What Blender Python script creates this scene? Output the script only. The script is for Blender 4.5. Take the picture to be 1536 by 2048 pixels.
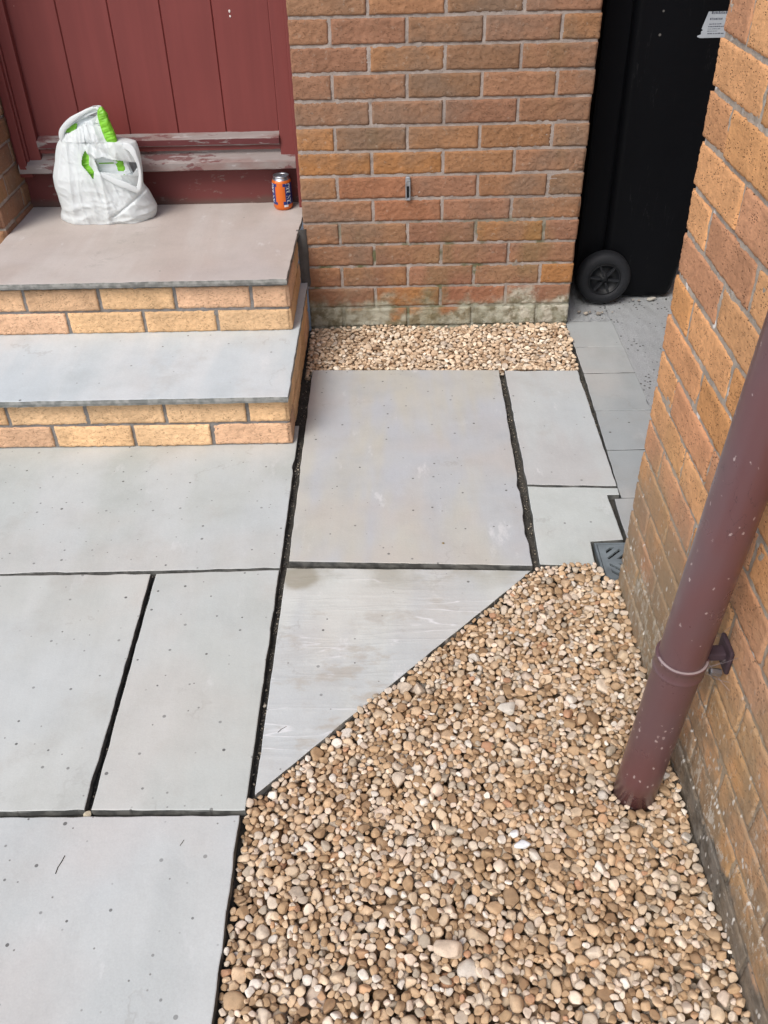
import bpy, bmesh, math, random
import numpy as np
from mathutils import Matrix, Vector, noise

random.seed(7); rng = np.random.default_rng(11)
for o in list(bpy.data.objects): bpy.data.objects.remove(o)
SC = bpy.context.scene
COL = SC.collection
R = math.radians

# ------------------------------------------------------------------ camera
cam = bpy.data.cameras.new('camera'); camo = bpy.data.objects.new('camera', cam); COL.objects.link(camo)
cam.sensor_fit = 'VERTICAL'; cam.sensor_height = 24.0; cam.lens = 24.0 * 1784.6 / 2048
cam.clip_start = .02; cam.clip_end = 200
camo.matrix_world = (Matrix.Translation((.17275, -2.9038, 1.4219)) @ Matrix.Rotation(.0173, 4, 'Z')
                     @ Matrix.Rotation(.910935, 4, 'X') @ Matrix.Rotation(-.0258974, 4, 'Z'))
SC.camera = camo

# ------------------------------------------------------------------ sky, sun, exposure
SUN_EL, SUN_AZ = R(50), R(212)          # azimuth clockwise from +Y
w = bpy.data.worlds.new('World'); SC.world = w; w.use_nodes = True
nt = w.node_tree; nt.nodes.clear()
sky = nt.nodes.new('ShaderNodeTexSky'); sky.sky_type = 'NISHITA'; sky.sun_disc = False
sky.sun_elevation = SUN_EL; sky.sun_rotation = SUN_AZ; sky.air_density = 1.0; sky.dust_density = 3.0; sky.ozone_density = 1.0
hs = nt.nodes.new('ShaderNodeHueSaturation'); hs.inputs['Saturation'].default_value = .88
bg = nt.nodes.new('ShaderNodeBackground'); bg.inputs['Strength'].default_value = .128
wo = nt.nodes.new('ShaderNodeOutputWorld')
nt.links.new(sky.outputs[0], hs.inputs['Color']); nt.links.new(hs.outputs[0], bg.inputs[0]); nt.links.new(bg.outputs[0], wo.inputs[0])
sl = bpy.data.lights.new('sun', 'SUN'); sl.energy = 1.5; sl.angle = R(26); sl.color = (1, .975, .94)
so = bpy.data.objects.new('sun', sl); COL.objects.link(so)
d = Vector((math.sin(SUN_AZ) * math.cos(SUN_EL), math.cos(SUN_AZ) * math.cos(SUN_EL), math.sin(SUN_EL)))
so.rotation_euler = d.to_track_quat('Z', 'Y').to_euler(); so.location = (-2, -5, 6)
SC.view_settings.view_transform = 'Standard'; SC.view_settings.look = 'None'
SC.view_settings.exposure = 0.44; SC.view_settings.gamma = 1.0

# ------------------------------------------------------------------ helpers
def lin(c): return tuple((x / 255 / 12.92) if x / 255 <= .04045 else ((x / 255 + .055) / 1.055) ** 2.4 for x in c[:3])
def tag(o, label=None, cat=None, group=None, kind=None):
    if label: o['label'] = label
    if cat: o['category'] = cat
    if group: o['group'] = group
    if kind: o['kind'] = kind
    return o
def link(name, me, mat=None, parent=None, smooth=False):
    o = bpy.data.objects.new(name, me); COL.objects.link(o)
    if mat:
        for m in (mat if isinstance(mat, (list, tuple)) else [mat]): me.materials.append(m)
    if parent:
        o.parent = parent
        o.matrix_parent_inverse = Matrix.Translation(-Vector(parent.location))
    if smooth:
        me.polygons.foreach_set('use_smooth', [True] * len(me.polygons))
    return o
def mk(name, V, F, mat=None, parent=None, smooth=False, cols=None, mi=None):
    me = bpy.data.meshes.new(name); me.from_pydata([tuple(v) for v in V], [], [tuple(f) for f in F]); me.update()
    if cols is not None:
        a = me.color_attributes.new('bc', 'FLOAT_COLOR', 'POINT')
        c = np.ones((len(V), 4), np.float32); c[:, :3] = cols; a.data.foreach_set('color', c.ravel())
    o = link(name, me, mat, parent, smooth)
    if mi is not None: me.polygons.foreach_set('material_index', mi)
    return o
def empty(name, loc, label=None, cat=None, group=None):
    o = bpy.data.objects.new(name, None); COL.objects.link(o); o.location = loc; o.empty_display_size = .05
    return tag(o, label, cat, group)
def bmo(name, bm, mat=None, parent=None, smooth=False):
    me = bpy.data.meshes.new(name); bm.to_mesh(me); bm.free(); return link(name, me, mat, parent, smooth)
def box(bm, x0, x1, y0, y1, z0, z1, bev=0, seg=2):
    r = bmesh.ops.create_cube(bm, size=1)
    vs = r['verts']
    for v in vs: v.co = Vector(((x0 + x1) / 2 + v.co.x * (x1 - x0), (y0 + y1) / 2 + v.co.y * (y1 - y0), (z0 + z1) / 2 + v.co.z * (z1 - z0)))
    if bev:
        es = list({e for v in vs for e in v.link_edges})
        bmesh.ops.bevel(bm, geom=es, offset=bev, segments=seg, profile=.6, affect='EDGES')
def lathe(prof, n=48, axis='Z', c=(0, 0, 0)):
    V = []; F = []
    for r, h in prof:
        for i in range(n):
            a = 2 * math.pi * i / n
            p = (r * math.cos(a), r * math.sin(a), h)
            if axis == 'Y': p = (p[0], p[2], p[1])
            V.append((p[0] + c[0], p[1] + c[1], p[2] + c[2]))
    for j in range(len(prof) - 1):
        for i in range(n):
            q = (j * n + i, j * n + (i + 1) % n, (j + 1) * n + (i + 1) % n, (j + 1) * n + i)
            F.append(q if axis == 'Z' else q[::-1])
    return V, F
def fn(x, y, z, o=3): return noise.fractal(Vector((x, y, z)), 1.0, 2.0, o, noise_basis='PERLIN_ORIGINAL')

class NT:
    def __init__(s, name):
        s.m = bpy.data.materials.new(name); s.m.use_nodes = True; s.t = s.m.node_tree; s.n = s.t.nodes; s.l = s.t.links
        s.b = s.n['Principled BSDF']; s.b.inputs['Specular IOR Level'].default_value = .35
        s.pos = s.n.new('ShaderNodeNewGeometry').outputs['Position']
    def put(s, sock, v):
        if v is None: return
        if isinstance(v, bpy.types.NodeSocket): s.l.new(v, sock)
        else:
            if sock.type == 'RGBA' and len(v) == 3: v = (*v, 1)
            sock.default_value = v
    def map(s, v=None, sc=(1, 1, 1), rot=(0, 0, 0), loc=(0, 0, 0)):
        n = s.n.new('ShaderNodeMapping'); s.l.new(v or s.pos, n.inputs[0]); n.inputs['Scale'].default_value = sc
        n.inputs['Rotation'].default_value = rot; n.inputs['Location'].default_value = loc; return n.outputs[0]
    def noise(s, sc, det=4, v=None, rough=.55, dist=0):
        n = s.n.new('ShaderNodeTexNoise'); s.l.new(v or s.pos, n.inputs['Vector']); n.inputs['Scale'].default_value = sc
        n.inputs['Detail'].default_value = det; n.inputs['Roughness'].default_value = rough; n.inputs['Distortion'].default_value = dist
        return n.outputs[0]
    def vor(s, sc, v=None, dim='3D', rnd=1, feat='F1'):
        n = s.n.new('ShaderNodeTexVoronoi'); n.voronoi_dimensions = dim; n.feature = feat; s.l.new(v or s.pos, n.inputs['Vector'])
        n.inputs['Scale'].default_value = sc; n.inputs['Randomness'].default_value = rnd
        return n.outputs['Distance'], n.outputs['Color']
    def ramp(s, f, stops, interp='LINEAR'):
        n = s.n.new('ShaderNodeValToRGB'); s.l.new(f, n.inputs[0]); e = n.color_ramp.elements; n.color_ramp.interpolation = interp
        while len(e) < len(stops): e.new(.5)
        for k, (p, c) in enumerate(stops):
            e[k].position = p; e[k].color = (*c, 1) if isinstance(c, tuple) else (c, c, c, 1)
        return n.outputs[0]
    def rng(s, f, a, b, c=0., d=1., smooth=True):
        n = s.n.new('ShaderNodeMapRange'); s.l.new(f, n.inputs[0])
        if smooth: n.interpolation_type = 'SMOOTHSTEP'
        for i, v in enumerate((a, b, c, d)): n.inputs[i + 1].default_value = v
        return n.outputs[0]
    def math(s, op, a, b=0.):
        n = s.n.new('ShaderNodeMath'); n.operation = op; s.put(n.inputs[0], a); s.put(n.inputs[1], b); return n.outputs[0]
    def mix(s, f, a, b, mode='MIX'):
        n = s.n.new('ShaderNodeMix'); n.data_type = 'RGBA'; n.blend_type = mode
        s.put(n.inputs[0], f); s.put(n.inputs[6], a); s.put(n.inputs[7], b); return n.outputs[2]
    def sep(s, v=None):
        n = s.n.new('ShaderNodeSeparateXYZ'); s.l.new(v or s.pos, n.inputs[0]); return n.outputs
    def attr(s, name='bc'):
        n = s.n.new('ShaderNodeAttribute'); n.attribute_name = name; return n.outputs['Color']
    def bump(s, h, st=.5, dist=.002, prev=None):
        n = s.n.new('ShaderNodeBump'); n.inputs['Strength'].default_value = st; n.inputs['Distance'].default_value = dist
        s.l.new(h, n.inputs['Height'])
        if prev: s.l.new(prev, n.inputs['Normal'])
        return n.outputs[0]
    def out(s, col=None, rough=.8, nrm=None, metal=0., spec=None):
        s.put(s.b.inputs['Base Color'], col); s.put(s.b.inputs['Roughness'], rough)
        if nrm: s.l.new(nrm, s.b.inputs['Normal'])
        s.b.inputs['Metallic'].default_value = metal
        if spec is not None: s.b.inputs['Specular IOR Level'].default_value = spec
        return s.m

def gray(v): return (v, v, v)
# ------------------------------------------------------------------ materials
def brick_mat(name, stain=None, pit=.6, pitsc=130, bst=.95, var=.8, pitc=(.09, .045, .022)):
    s = NT(name); c = s.attr()
    n1 = s.noise(14, 5); n2 = s.noise(85, 5, s.map(sc=(1, 1, 2.3)), rough=.72, dist=.3); n3 = s.noise(380, 3, s.map(sc=(1, 1, 1.6)))
    c = s.mix(.75, c, s.ramp(n1, [(.3, .80), (.5, 1.0), (.72, 1.22)]), 'MULTIPLY')
    # dragged pits: short dark marks
    dv, dc = s.vor(pitsc, s.map(sc=(1, 1, 2.6)))
    pm = s.math('MULTIPLY', s.rng(dv, .34, .18), s.rng(s.noise(60, 3), .47, .56))
    c = s.mix(s.math('MULTIPLY', pm, pit), c, pitc)
    c = s.mix(var, c, s.ramp(n2, [(.30, .66), (.5, 1.0), (.70, 1.28)]), 'MULTIPLY')
    c = s.mix(s.rng(n3, .6, .75, 0, .25), c, (.12, .07, .04))
    if stain: c = stain(s, c)
    h = s.math('ADD', s.math('MULTIPLY', n2, .8), s.math('MULTIPLY', n3, .3))
    h = s.math('SUBTRACT', h, s.math('MULTIPLY', pm, .8))
    return s.out(c, .92, s.bump(h, bst, .0035), spec=.2)

def stain_house(s, c):
    X, Y, Z = s.sep()
    nz = s.noise(9, 5); n2 = s.noise(30, 4)
    base = s.math('ADD', Z, s.math('MULTIPLY', s.math('SUBTRACT', nz, .5), .30))
    big = s.noise(3.2, 5, s.map(loc=(1, 4, 2)), rough=.6)
    c = s.mix(s.rng(big, .46, .64, 0, .5), c, (.20, .155, .12))
    c = s.mix(s.math('MULTIPLY', s.rng(Z, .42, .15), s.rng(s.noise(6, 4, s.map(loc=(9, 4, 2))), .42, .60, 0, .5)), c, (.25, .115, .075))
    c = s.mix(s.math('MULTIPLY', s.rng(s.noise(48, 6, rough=.75), .57, .66), .35), c, (.42, .36, .29))
    c = s.mix(s.rng(base, .125, .060, 0, .80), c, s.mix(s.rng(n2, .4, .6), (.19, .195, .13), (.42, .44, .35)))
    # pale lime bloom near the corner
    e = s.math('MULTIPLY', s.rng(X, .45, .62), s.rng(base, .155, .06))
    c = s.mix(s.math('MULTIPLY', e, s.rng(s.noise(26, 5), .44, .58, 0, .8)), c, (.58, .55, .46))
    e = s.math('MULTIPLY', s.rng(s.noise(7, 3, s.map(loc=(3, 1, 2))), .48, .62), s.rng(base, .09, .05, 0, .55))
    c = s.mix(e, c, (.50, .50, .42))
    # algae tint
    g = s.math('MULTIPLY', s.rng(s.noise(5, 3, s.map(sc=(1, 1, .4))), .54, .7, 0, .35), s.rng(Z, 1.1, .2, .5, 1))
    return s.mix(g, c, (.16, .14, .06))
def stain_garage(s, c):
    X, Y, Z = s.sep()
    nz = s.noise(8, 5); n2 = s.noise(40, 5, rough=.65)
    zz = s.math('ADD', Z, s.math('MULTIPLY', s.math('SUBTRACT', nz, .5), .16))
    # warm ochre wash low down
    c = s.mix(s.math('MULTIPLY', s.rng(zz, .62, .35), s.rng(s.noise(6, 4), .42, .62, 0, .45)), c, (.40, .28, .12))
    c = s.mix(s.math('MULTIPLY', s.rng(zz, .46, .14), s.rng(s.noise(11, 5), .38, .58, .2, .85)), c, (.26, .19, .12))
    # pale scabby salts
    sp = s.math('MULTIPLY', s.rng(zz, .42, .08), s.rng(s.noise(70, 7, s.map(sc=(1, 1, .5)), rough=.78), .53, .58))
    c = s.mix(s.math('MULTIPLY', sp, s.rng(s.noise(7, 3), .42, .58, .12, .9)), c, (.60, .55, .47))
    # grey-green lichen by the corner
    g = s.math('MULTIPLY', s.rng(Y, -1.90, -1.55), s.rng(zz, .20, .07))
    c = s.mix(s.math('MULTIPLY', g, s.rng(n2, .42, .55, .25, .8)), c, s.mix(s.rng(n2, .45, .6), (.17, .17, .11), (.52, .50, .43)))
    # cement slurry at the foot
    k = s.math('MULTIPLY', s.rng(Y, -1.75, -1.95), s.rng(s.math('ADD', zz, s.math('MULTIPLY', Y, .0)), .085, .060, 0, .95))
    c = s.mix(k, c, s.mix(s.rng(n2, .4, .6), (.07, .07, .063), (.16, .155, .14)))
    k2 = s.math('MULTIPLY', s.rng(zz, .16, .06), s.rng(s.noise(34, 6, s.map(sc=(1, .6, 1), loc=(2, 0, 0)), rough=.75), .60, .66))
    c = s.mix(s.math('MULTIPLY', k2, .8), c, (.50, .48, .43))
    # brownish haze of splashed dirt round the downpipe
    hz = s.math('MULTIPLY', s.rng(zz, .62, .30), s.rng(s.noise(5, 5, s.map(loc=(7, 3, 1))), .40, .60, .15, .65))
    c = s.mix(hz, c, (.30, .225, .15))
    dv, dc = s.vor(75, s.map(sc=(1, 1, .5)))
    fl = s.math('MULTIPLY', s.rng(dv, .30, .16), s.rng(s.noise(22, 3), .45, .56))
    c = s.mix(s.math('MULTIPLY', fl, s.rng(Z, .5, .10)), c, (.66, .63, .57))
    return c
M = {}
M['house_brick'] = brick_mat('house_brick', stain_house, .30, bst=.8, var=.45)
M['garage_brick'] = brick_mat('garage_brick', stain_garage, 1.0, 130, .7, var=.55, pitc=(.14, .07, .035))
M['step_brick'] = brick_mat('step_brick', None, .25, var=.45)

def mortar_mat(name, base, stain=None, lumps=False):
    s = NT(name); n1 = s.noise(25, 5); n2 = s.noise(260, 3)
    c = s.mix(.8, base, s.ramp(n1, [(.3, .7), (.5, 1.), (.7, 1.25)]), 'MULTIPLY')
    c = s.mix(s.rng(n2, .5, .7, 0, .3), c, (.10, .09, .08))
    if lumps:
        dv, dc = s.vor(26); c = s.mix(s.math('MULTIPLY', s.rng(dv, .26, .18), s.rng(s.sep(dc)[0], .60, .62)), c, (.72, .70, .66))
        c = s.mix(s.rng(s.noise(60, 4), .58, .68, 0, .6), c, (.58, .56, .52))
    if stain: c = stain(s, c)
    return s.out(c, .95, s.bump(s.math('ADD', n1, n2), .6, .003), spec=.15)
def moss(s, c):
    X, Y, Z = s.sep()
    m = s.math('MULTIPLY', s.rng(s.noise(10, 4), .50, .62), s.rng(Z, .50, .25))
    c = s.mix(s.math('MULTIPLY', m, .8), c, (.09, .10, .03))
    return s.mix(s.rng(s.math('ADD', Z, s.math('MULTIPLY', s.math('SUBTRACT', s.noise(9, 5), .5), .30)), .125, .06, 0, .7), c, s.mix(s.rng(s.noise(30, 4), .4, .6), (.19, .195, .13), (.42, .44, .35)))
M['house_mortar'] = mortar_mat('house_mortar', (.36, .305, .27), moss)
M['garage_mortar'] = mortar_mat('garage_mortar', (.40, .345, .285), stain_garage, True)
M['step_mortar'] = mortar_mat('step_mortar', (.22, .21, .20))
M['fillet'] = mortar_mat('fillet_mortar', (.11, .105, .10))

def ground_mat():
    s = NT('bedding_mortar'); n1 = s.noise(18, 5); n2 = s.noise(160, 4)
    c = s.mix(n1, (.022, .022, .019), (.095, .088, .075)); c = s.mix(s.rng(n2, .55, .7, 0, .6), c, (.16, .14, .11))
    return s.out(c, .9, s.bump(n2, .9, .004))
M['ground'] = ground_mat()

def slab_mat(name, c1, c2, rot=0., spots=.4, ripple=.0, warm=(.52, .47, .42), warmamt=.3, smear=.25, seed=0., side=((.035, .036, .034), (.12, .12, .11)), spk=1.):
    s = NT(name); L = (seed, seed * .7, 0)
    c1, c2 = [tuple(x * f for x, f in zip(c, (.972, 1.012, .99))) for c in (c1, c2)]
    v = s.map(rot=(0, 0, rot), sc=(1, .22, 1), loc=L)
    b = s.noise(5.5, 3, v, dist=.25); cl = s.noise(3.2, 4, s.map(loc=L)); f = s.noise(300, 3)
    c = s.mix(s.rng(b, .40, .58), c1, c2)
    c = s.mix(s.rng(cl, .50, .70, 0, .55), c, tuple(x * f for x, f in zip(c1, (.86, .86, .84))))
    c = s.mix(s.rng(s.noise(1.7, 3, s.map(loc=(seed + 20, 3, 0))), .5, .68, 0, .5), c, tuple(x * f for x, f in zip(c2, (.97, 1.0, 1.05))))
    if warmamt: c = s.mix(s.math('MULTIPLY', s.rng(s.noise(2.3, 3, s.map(loc=(seed + 4, 2, 0))), .45, .65), warmamt), c, warm)
    # cement smears / pale scuffs
    sm = s.math('MULTIPLY', s.rng(s.noise(14, 6, s.map(loc=L, rot=(0, 0, .5), sc=(1, .4, 1)), rough=.7), .60, .72), smear)
    c = s.mix(sm, c, (.74, .74, .74))
    # uneven dusty tone and faint trodden grime
    c = s.mix(.9, c, s.ramp(s.noise(9, 9, s.map(loc=L), rough=.72), [(.25, .90), (.5, 1.0), (.75, 1.06)]), 'MULTIPLY')
    c = s.mix(s.math('MULTIPLY', s.rng(s.noise(4.5, 7, s.map(loc=(seed + 30, 1, 0)), rough=.68), .54, .70), .28), c, (.40, .375, .33))
    # thin dirty veins
    vn = s.rng(s.math('ABSOLUTE', s.math('SUBTRACT', s.noise(3.0, 6, s.map(loc=(seed + 9, 0, 0)), rough=.6), .5)), .012, .0, 0, 1)
    c = s.mix(s.math('MULTIPLY', vn, s.rng(s.noise(5, 2, s.map(loc=(seed, 7, 0))), .54, .66, 0, .22)), c, (.24, .22, .19))
    # drip spots
    if spots:
        dv, dc = s.vor(15, s.map(loc=L), dim='2D'); X, Y, Z = s.sep(dc)
        rad = s.math('ADD', s.math('MULTIPLY', Y, .028 * spk), .026 * spk)
        d = s.math('MULTIPLY', s.rng(s.math('SUBTRACT', dv, rad), .006, -.004), s.math('LESS_THAN', X, spots))
        c = s.mix(s.math('MULTIPLY', d, s.rng(Z, 0, 1, .55, .95)), c, (.12, .12, .115))
        dv, dc = s.vor(31, s.map(loc=(seed + 2, 5, 0)), dim='2D'); X, Y, Z = s.sep(dc)
        d = s.math('MULTIPLY', s.rng(dv, .062, .044), s.math('LESS_THAN', X, spots * .28))
        c = s.mix(s.math('MULTIPLY', d, s.rng(Z, 0, 1, .3, .8)), c, (.14, .13, .12))
    c = s.mix(.35, c, s.ramp(f, [(.3, .88), (.7, 1.1)]), 'MULTIPLY')
    # riven sides are darker than the top face
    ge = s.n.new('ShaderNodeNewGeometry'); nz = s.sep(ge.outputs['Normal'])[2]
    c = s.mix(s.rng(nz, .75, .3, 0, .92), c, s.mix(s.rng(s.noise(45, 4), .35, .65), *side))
    h = s.math('ADD', s.noise(6, 4, v), s.math('MULTIPLY', s.noise(90, 4), .08)); nm = s.bump(h, .55, .008)
    if ripple:
        wv = s.noise(17, 3, s.map(rot=(0, 0, R(-4)), sc=(.16, 1, 1)), dist=.4)
        nm = s.bump(s.math('POWER', s.math('SUBTRACT', 1, s.math('ABSOLUTE', s.math('SUBTRACT', s.math('MULTIPLY', wv, 2), 1))), 6), ripple, .008, nm)
        c = s.mix(s.math('MULTIPLY', s.rng(s.math('ABSOLUTE', s.math('SUBTRACT', wv, .5)), .022, .0, 0, 1), s.rng(s.noise(6, 3), .50, .60, 0, .7)), c, (.74, .75, .76))
        # damp brown patch in the slab's top left corner
        X, Y, Z = s.sep()
        dd = s.math('ADD', s.math('POWER', s.math('MULTIPLY', s.math('SUBTRACT', X, -.06), 1), 2), s.math('POWER', s.math('SUBTRACT', Y, -1.32), 2))
        c = s.mix(s.rng(s.math('ADD', s.math('SQRT', dd), s.math('MULTIPLY', s.noise(25, 4), .03)), .068, .045, 0, .75), c, (.30, .27, .20))
        c = s.mix(s.math('MULTIPLY', s.rng(Y, -1.40, -1.31, 0, .55), s.rng(s.noise(9, 5), .38, .62)), c, (.33, .32, .26))
        c = s.mix(s.math('MULTIPLY', s.rng(s.noise(12, 6, s.map(sc=(.5, 1, 1)), rough=.7), .52, .64), s.rng(Y, -1.30, -1.6, .3, .65)), c, (.42, .39, .34))
    return s.out(c, s.rng(cl, .3, .7, .55, .75), nm, spec=.3)

GL = (.53, .53, .50)
M['slab_pale'] = slab_mat('pale_sandstone', (.50, .51, .50), (.54, .545, .545), .3, .45, seed=1)
M['slab_pale4'] = slab_mat('pale_sandstone_d', (.50, .505, .505), (.54, .54, .54), .5, .62, seed=17, warm=(.56, .50, .46), warmamt=.35, spk=1.1)
M['slab_pale2'] = slab_mat('pale_sandstone_b', (.51, .505, .485), (.55, .545, .53), 1.2, .42, seed=5, warm=(.55, .49, .42), warmamt=.35)
M['slab_pale3'] = slab_mat('pale_sandstone_c', (.51, .515, .50), (.55, .55, .54), .8, .5, seed=8)
M['slab_pink'] = slab_mat('pink_sandstone', (.485, .49, .525), (.52, .495, .455), 0., .30, seed=3, warm=(.52, .465, .42), warmamt=.45, smear=.45)
M['slab_pinkb'] = slab_mat('pink_sandstone_b', (.52, .505, .51), (.535, .545, .555), .2, .15, seed=6, smear=.6)
M['slab_green'] = slab_mat('grey_green_sandstone', (.49, .51, .49), (.56, .575, .57), 1.0, .10, seed=7, smear=.5)
M['slab_tri'] = slab_mat('rippled_sandstone', (.53, .535, .545), (.60, .60, .585), 0.1, .22, ripple=.10, seed=2, smear=.5)
M['tread_pink'] = slab_mat('pinkish_brown_tread', (.49, .41, .38), (.54, .475, .45), 1.4, .03, seed=11, smear=.35, side=((.13, .135, .125), (.28, .28, .26)))
M['tread_blue'] = slab_mat('blue_white_tread', (.55, .58, .61), (.61, .62, .64), 1.4, .12, seed=13, smear=.3, side=((.13, .135, .125), (.28, .28, .26)))
M['block'] = slab_mat('grey_concrete_block', (.38, .395, .41), (.43, .435, .44), .4, .05, seed=15, smear=.15)
def concrete_mat():
    s = NT('path_concrete'); n = s.noise(7, 5); f = s.noise(220, 4, rough=.7)
    c = s.mix(n, (.34, .36, .365), (.44, .455, .465)); c = s.mix(.6, c, s.ramp(f, [(.3, .6), (.5, 1.), (.7, 1.35)]), 'MULTIPLY')
    dv, dc = s.vor(55, dim='3D'); c = s.mix(s.math('MULTIPLY', s.rng(dv, .26, .16), s.rng(s.noise(9, 2), .46, .56)), c, (.07, .07, .065))
    return s.out(c, .9, s.bump(f, .7, .004))
M['concrete'] = concrete_mat()

def red_paint():
    s = NT('red_wood_paint'); X, Y, Z = s.sep()
    g = s.noise(35, 4, s.map(sc=(1, 1, .06))); n = s.noise(3, 3); f = s.noise(220, 2)
    c = s.mix(n, (.165, .036, .032), (.205, .048, .043)); c = s.mix(.5, c, s.ramp(g, [(.3, .85), (.7, 1.15)]), 'MULTIPLY')
    dv, dc = s.vor(22); c = s.mix(s.math('MULTIPLY', s.rng(dv, .05, .03), s.math('LESS_THAN', s.sep(dc)[0], .25)), c, (.40, .25, .22))
    return s.out(c, .5, s.bump(s.math('ADD', g, s.math('MULTIPLY', f, .3)), .25, .001), spec=.35)
M['red'] = red_paint()
def grime_paint():
    s = NT('grimy_red_paint'); X, Y, Z = s.sep(); n = s.noise(12, 5)
    c = s.mix(s.noise(3, 3), (.13, .032, .030), (.165, .043, .040))
    z2 = s.math('ADD', Z, s.math('MULTIPLY', n, -.05))
    c = s.mix(s.rng(z2, .365, .335, 0, .7), c, (.10, .075, .06))
    c = s.mix(s.math('MULTIPLY', s.rng(s.noise(45, 5, s.map(sc=(.4, 1, 1)), rough=.7), .60, .66), .6), c, (.22, .16, .14))
    return s.out(c, .6, s.bump(n, .3, .002))
M['grime'] = grime_paint()
def worn_wood():
    s = NT('weathered_wood'); g = s.noise(22, 6, s.map(sc=(.10, 1, 1)), rough=.65); n = s.noise(12, 5, s.map(sc=(.35, 1, 1)))
    c = s.mix(g, (.18, .15, .14), (.38, .335, .32)); c = s.mix(s.rng(n, .46, .60, 0, .7), c, (.22, .13, .115)); c = s.mix(s.rng(s.noise(14, 6, s.map(sc=(.35, 1, 1), loc=(5, 0, 0)), rough=.7), .56, .60, 0, .8), c, (.14, .045, .045))
    c = s.mix(s.rng(s.noise(60, 4, s.map(sc=(.3, 1, 1))), .6, .68, 0, .5), c, (.44, .42, .41))
    return s.out(c, .85, s.bump(g, .6, .002))
M['worn'] = worn_wood()
def worn_red():
    s = NT('peeling_red_paint'); n = s.noise(10, 5, s.map(sc=(.5, 1, 2)), rough=.6); g = s.noise(22, 6, s.map(sc=(.1, 1, 1)))
    wood = s.mix(g, (.15, .125, .12), (.33, .30, .29))
    return s.out(s.mix(s.rng(n, .47, .51), wood, (.12, .032, .034)), .7, s.bump(n, .5, .002))
M['wornred'] = worn_red()

def pipe_mat():
    s = NT('brown_downpipe_plastic'); X, Y, Z = s.sep(); n = s.noise(6, 4, s.map(sc=(1, 1, .4)))
    c = s.mix(n, (.105, .042, .043), (.15, .066, .070))
    c = s.mix(s.rng(s.noise(3, 3), .45, .65, 0, .5), c, (.11, .075, .085))
    wv_ = s.n.new('ShaderNodeVectorMath'); wv_.operation = 'ADD'; s.l.new(s.map(sc=(1, 1, .6)), wv_.inputs[0]); nn_ = s.n.new('ShaderNodeTexNoise'); nn_.inputs['Scale'].default_value = 160; s.l.new(s.pos, nn_.inputs['Vector']); sc2 = s.n.new('ShaderNodeVectorMath'); sc2.operation = 'SCALE'; sc2.inputs['Scale'].default_value = .006; s.l.new(nn_.outputs['Color'], sc2.inputs[0]); s.l.new(sc2.outputs[0], wv_.inputs[1])
    dv, dc = s.vor(118, wv_.outputs[0]); px = s.sep(dc)
    thr = s.math('MULTIPLY', s.rng(Z, .36, .05, .22, .9, False), s.rng(s.noise(14, 4), .40, .60, .12, 1.1))
    d = s.math('MULTIPLY', s.rng(dv, .27, .20), s.math('LESS_THAN', px[0], thr))
    d = s.math('MULTIPLY', d, s.rng(s.noise(18, 2), .36, .46))
    c = s.mix(s.math("MULTIPLY", d, .75), c, (.42, .33, .32))
    sc_ = s.rng(s.math('ABSOLUTE', s.math('SUBTRACT', s.noise(22, 5, s.map(sc=(1, 1, .5), rot=(.3, .2, 0))), .5)), .006, 0)
    c = s.mix(s.math('MULTIPLY', sc_, s.rng(s.noise(9, 2), .55, .6, 0, .55)), c, (.035, .018, .022))
    return s.out(c, s.rng(s.noise(15, 4), .3, .7, .26, .42), s.bump(s.noise(90, 3), .12, .001), spec=.7)
M['pipe'] = pipe_mat()
def simple(name, col, rough=.6, metal=0., bumpsc=None, var=.12, spec=.4, bd=.001):
    s = NT(name); n = s.noise(18, 4)
    c = s.mix(.9, col, s.ramp(n, [(.3, 1 - var), (.7, 1 + var)]), 'MULTIPLY')
    return s.out(c, rough, s.bump(s.noise(bumpsc or 120, 3), .25, bd), metal, spec)
M['steel'] = simple('galvanised_steel', (.50, .52, .55), .32, .9)
M['dark_hole'] = simple('dark_slot', (.015, .017, .02), .8)
M['bracket'] = simple('rusty_dark_bracket', (.055, .035, .045), .7, .2, 60, .4)
M['bolt'] = simple('bolt_steel', (.32, .34, .38), .35, .9)
M['web'] = simple('cobweb_thread', (.20, .17, .18), .8)
M['grate'] = simple('grey_drain_plastic', (.17, .20, .215), .6, 0, 80, .35)
M['tyre'] = simple('wheel_rubber', (.013, .0145, .018), .7, 0, 200)
M['hub'] = simple('wheel_hub_plastic', (.006, .007, .009), .5)
M['paper'] = simple('label_paper', (.42, .46, .50), .6)
M['ink'] = simple('label_print', (.10, .11, .14), .7)
def bin_mat():
    s = NT('black_bin_plastic'); n = s.noise(5, 4, s.map(sc=(1, 1, .3)))
    c = s.mix(n, (.0025, .0028, .0036), (.005, .0056, .0075))
    dv, dc = s.vor(11); p = s.sep(dc)
    d = s.math('MULTIPLY', s.rng(dv, .055, .03), s.math('LESS_THAN', p[0], .35)); c = s.mix(s.math('MULTIPLY', d, .5), c, (.30, .29, .27))
    sc_ = s.rng(s.math('ABSOLUTE', s.math('SUBTRACT', s.noise(7, 4, s.map(sc=(3, 3, .35))), .5)), .004, 0)
    c = s.mix(s.math('MULTIPLY', sc_, s.rng(s.noise(6, 2), .52, .6, 0, .12)), c, (.12, .12, .12))
    return s.out(c, .5, s.bump(s.noise(300, 2), .1, .001), spec=.12)
M['bin'] = bin_mat()
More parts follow.
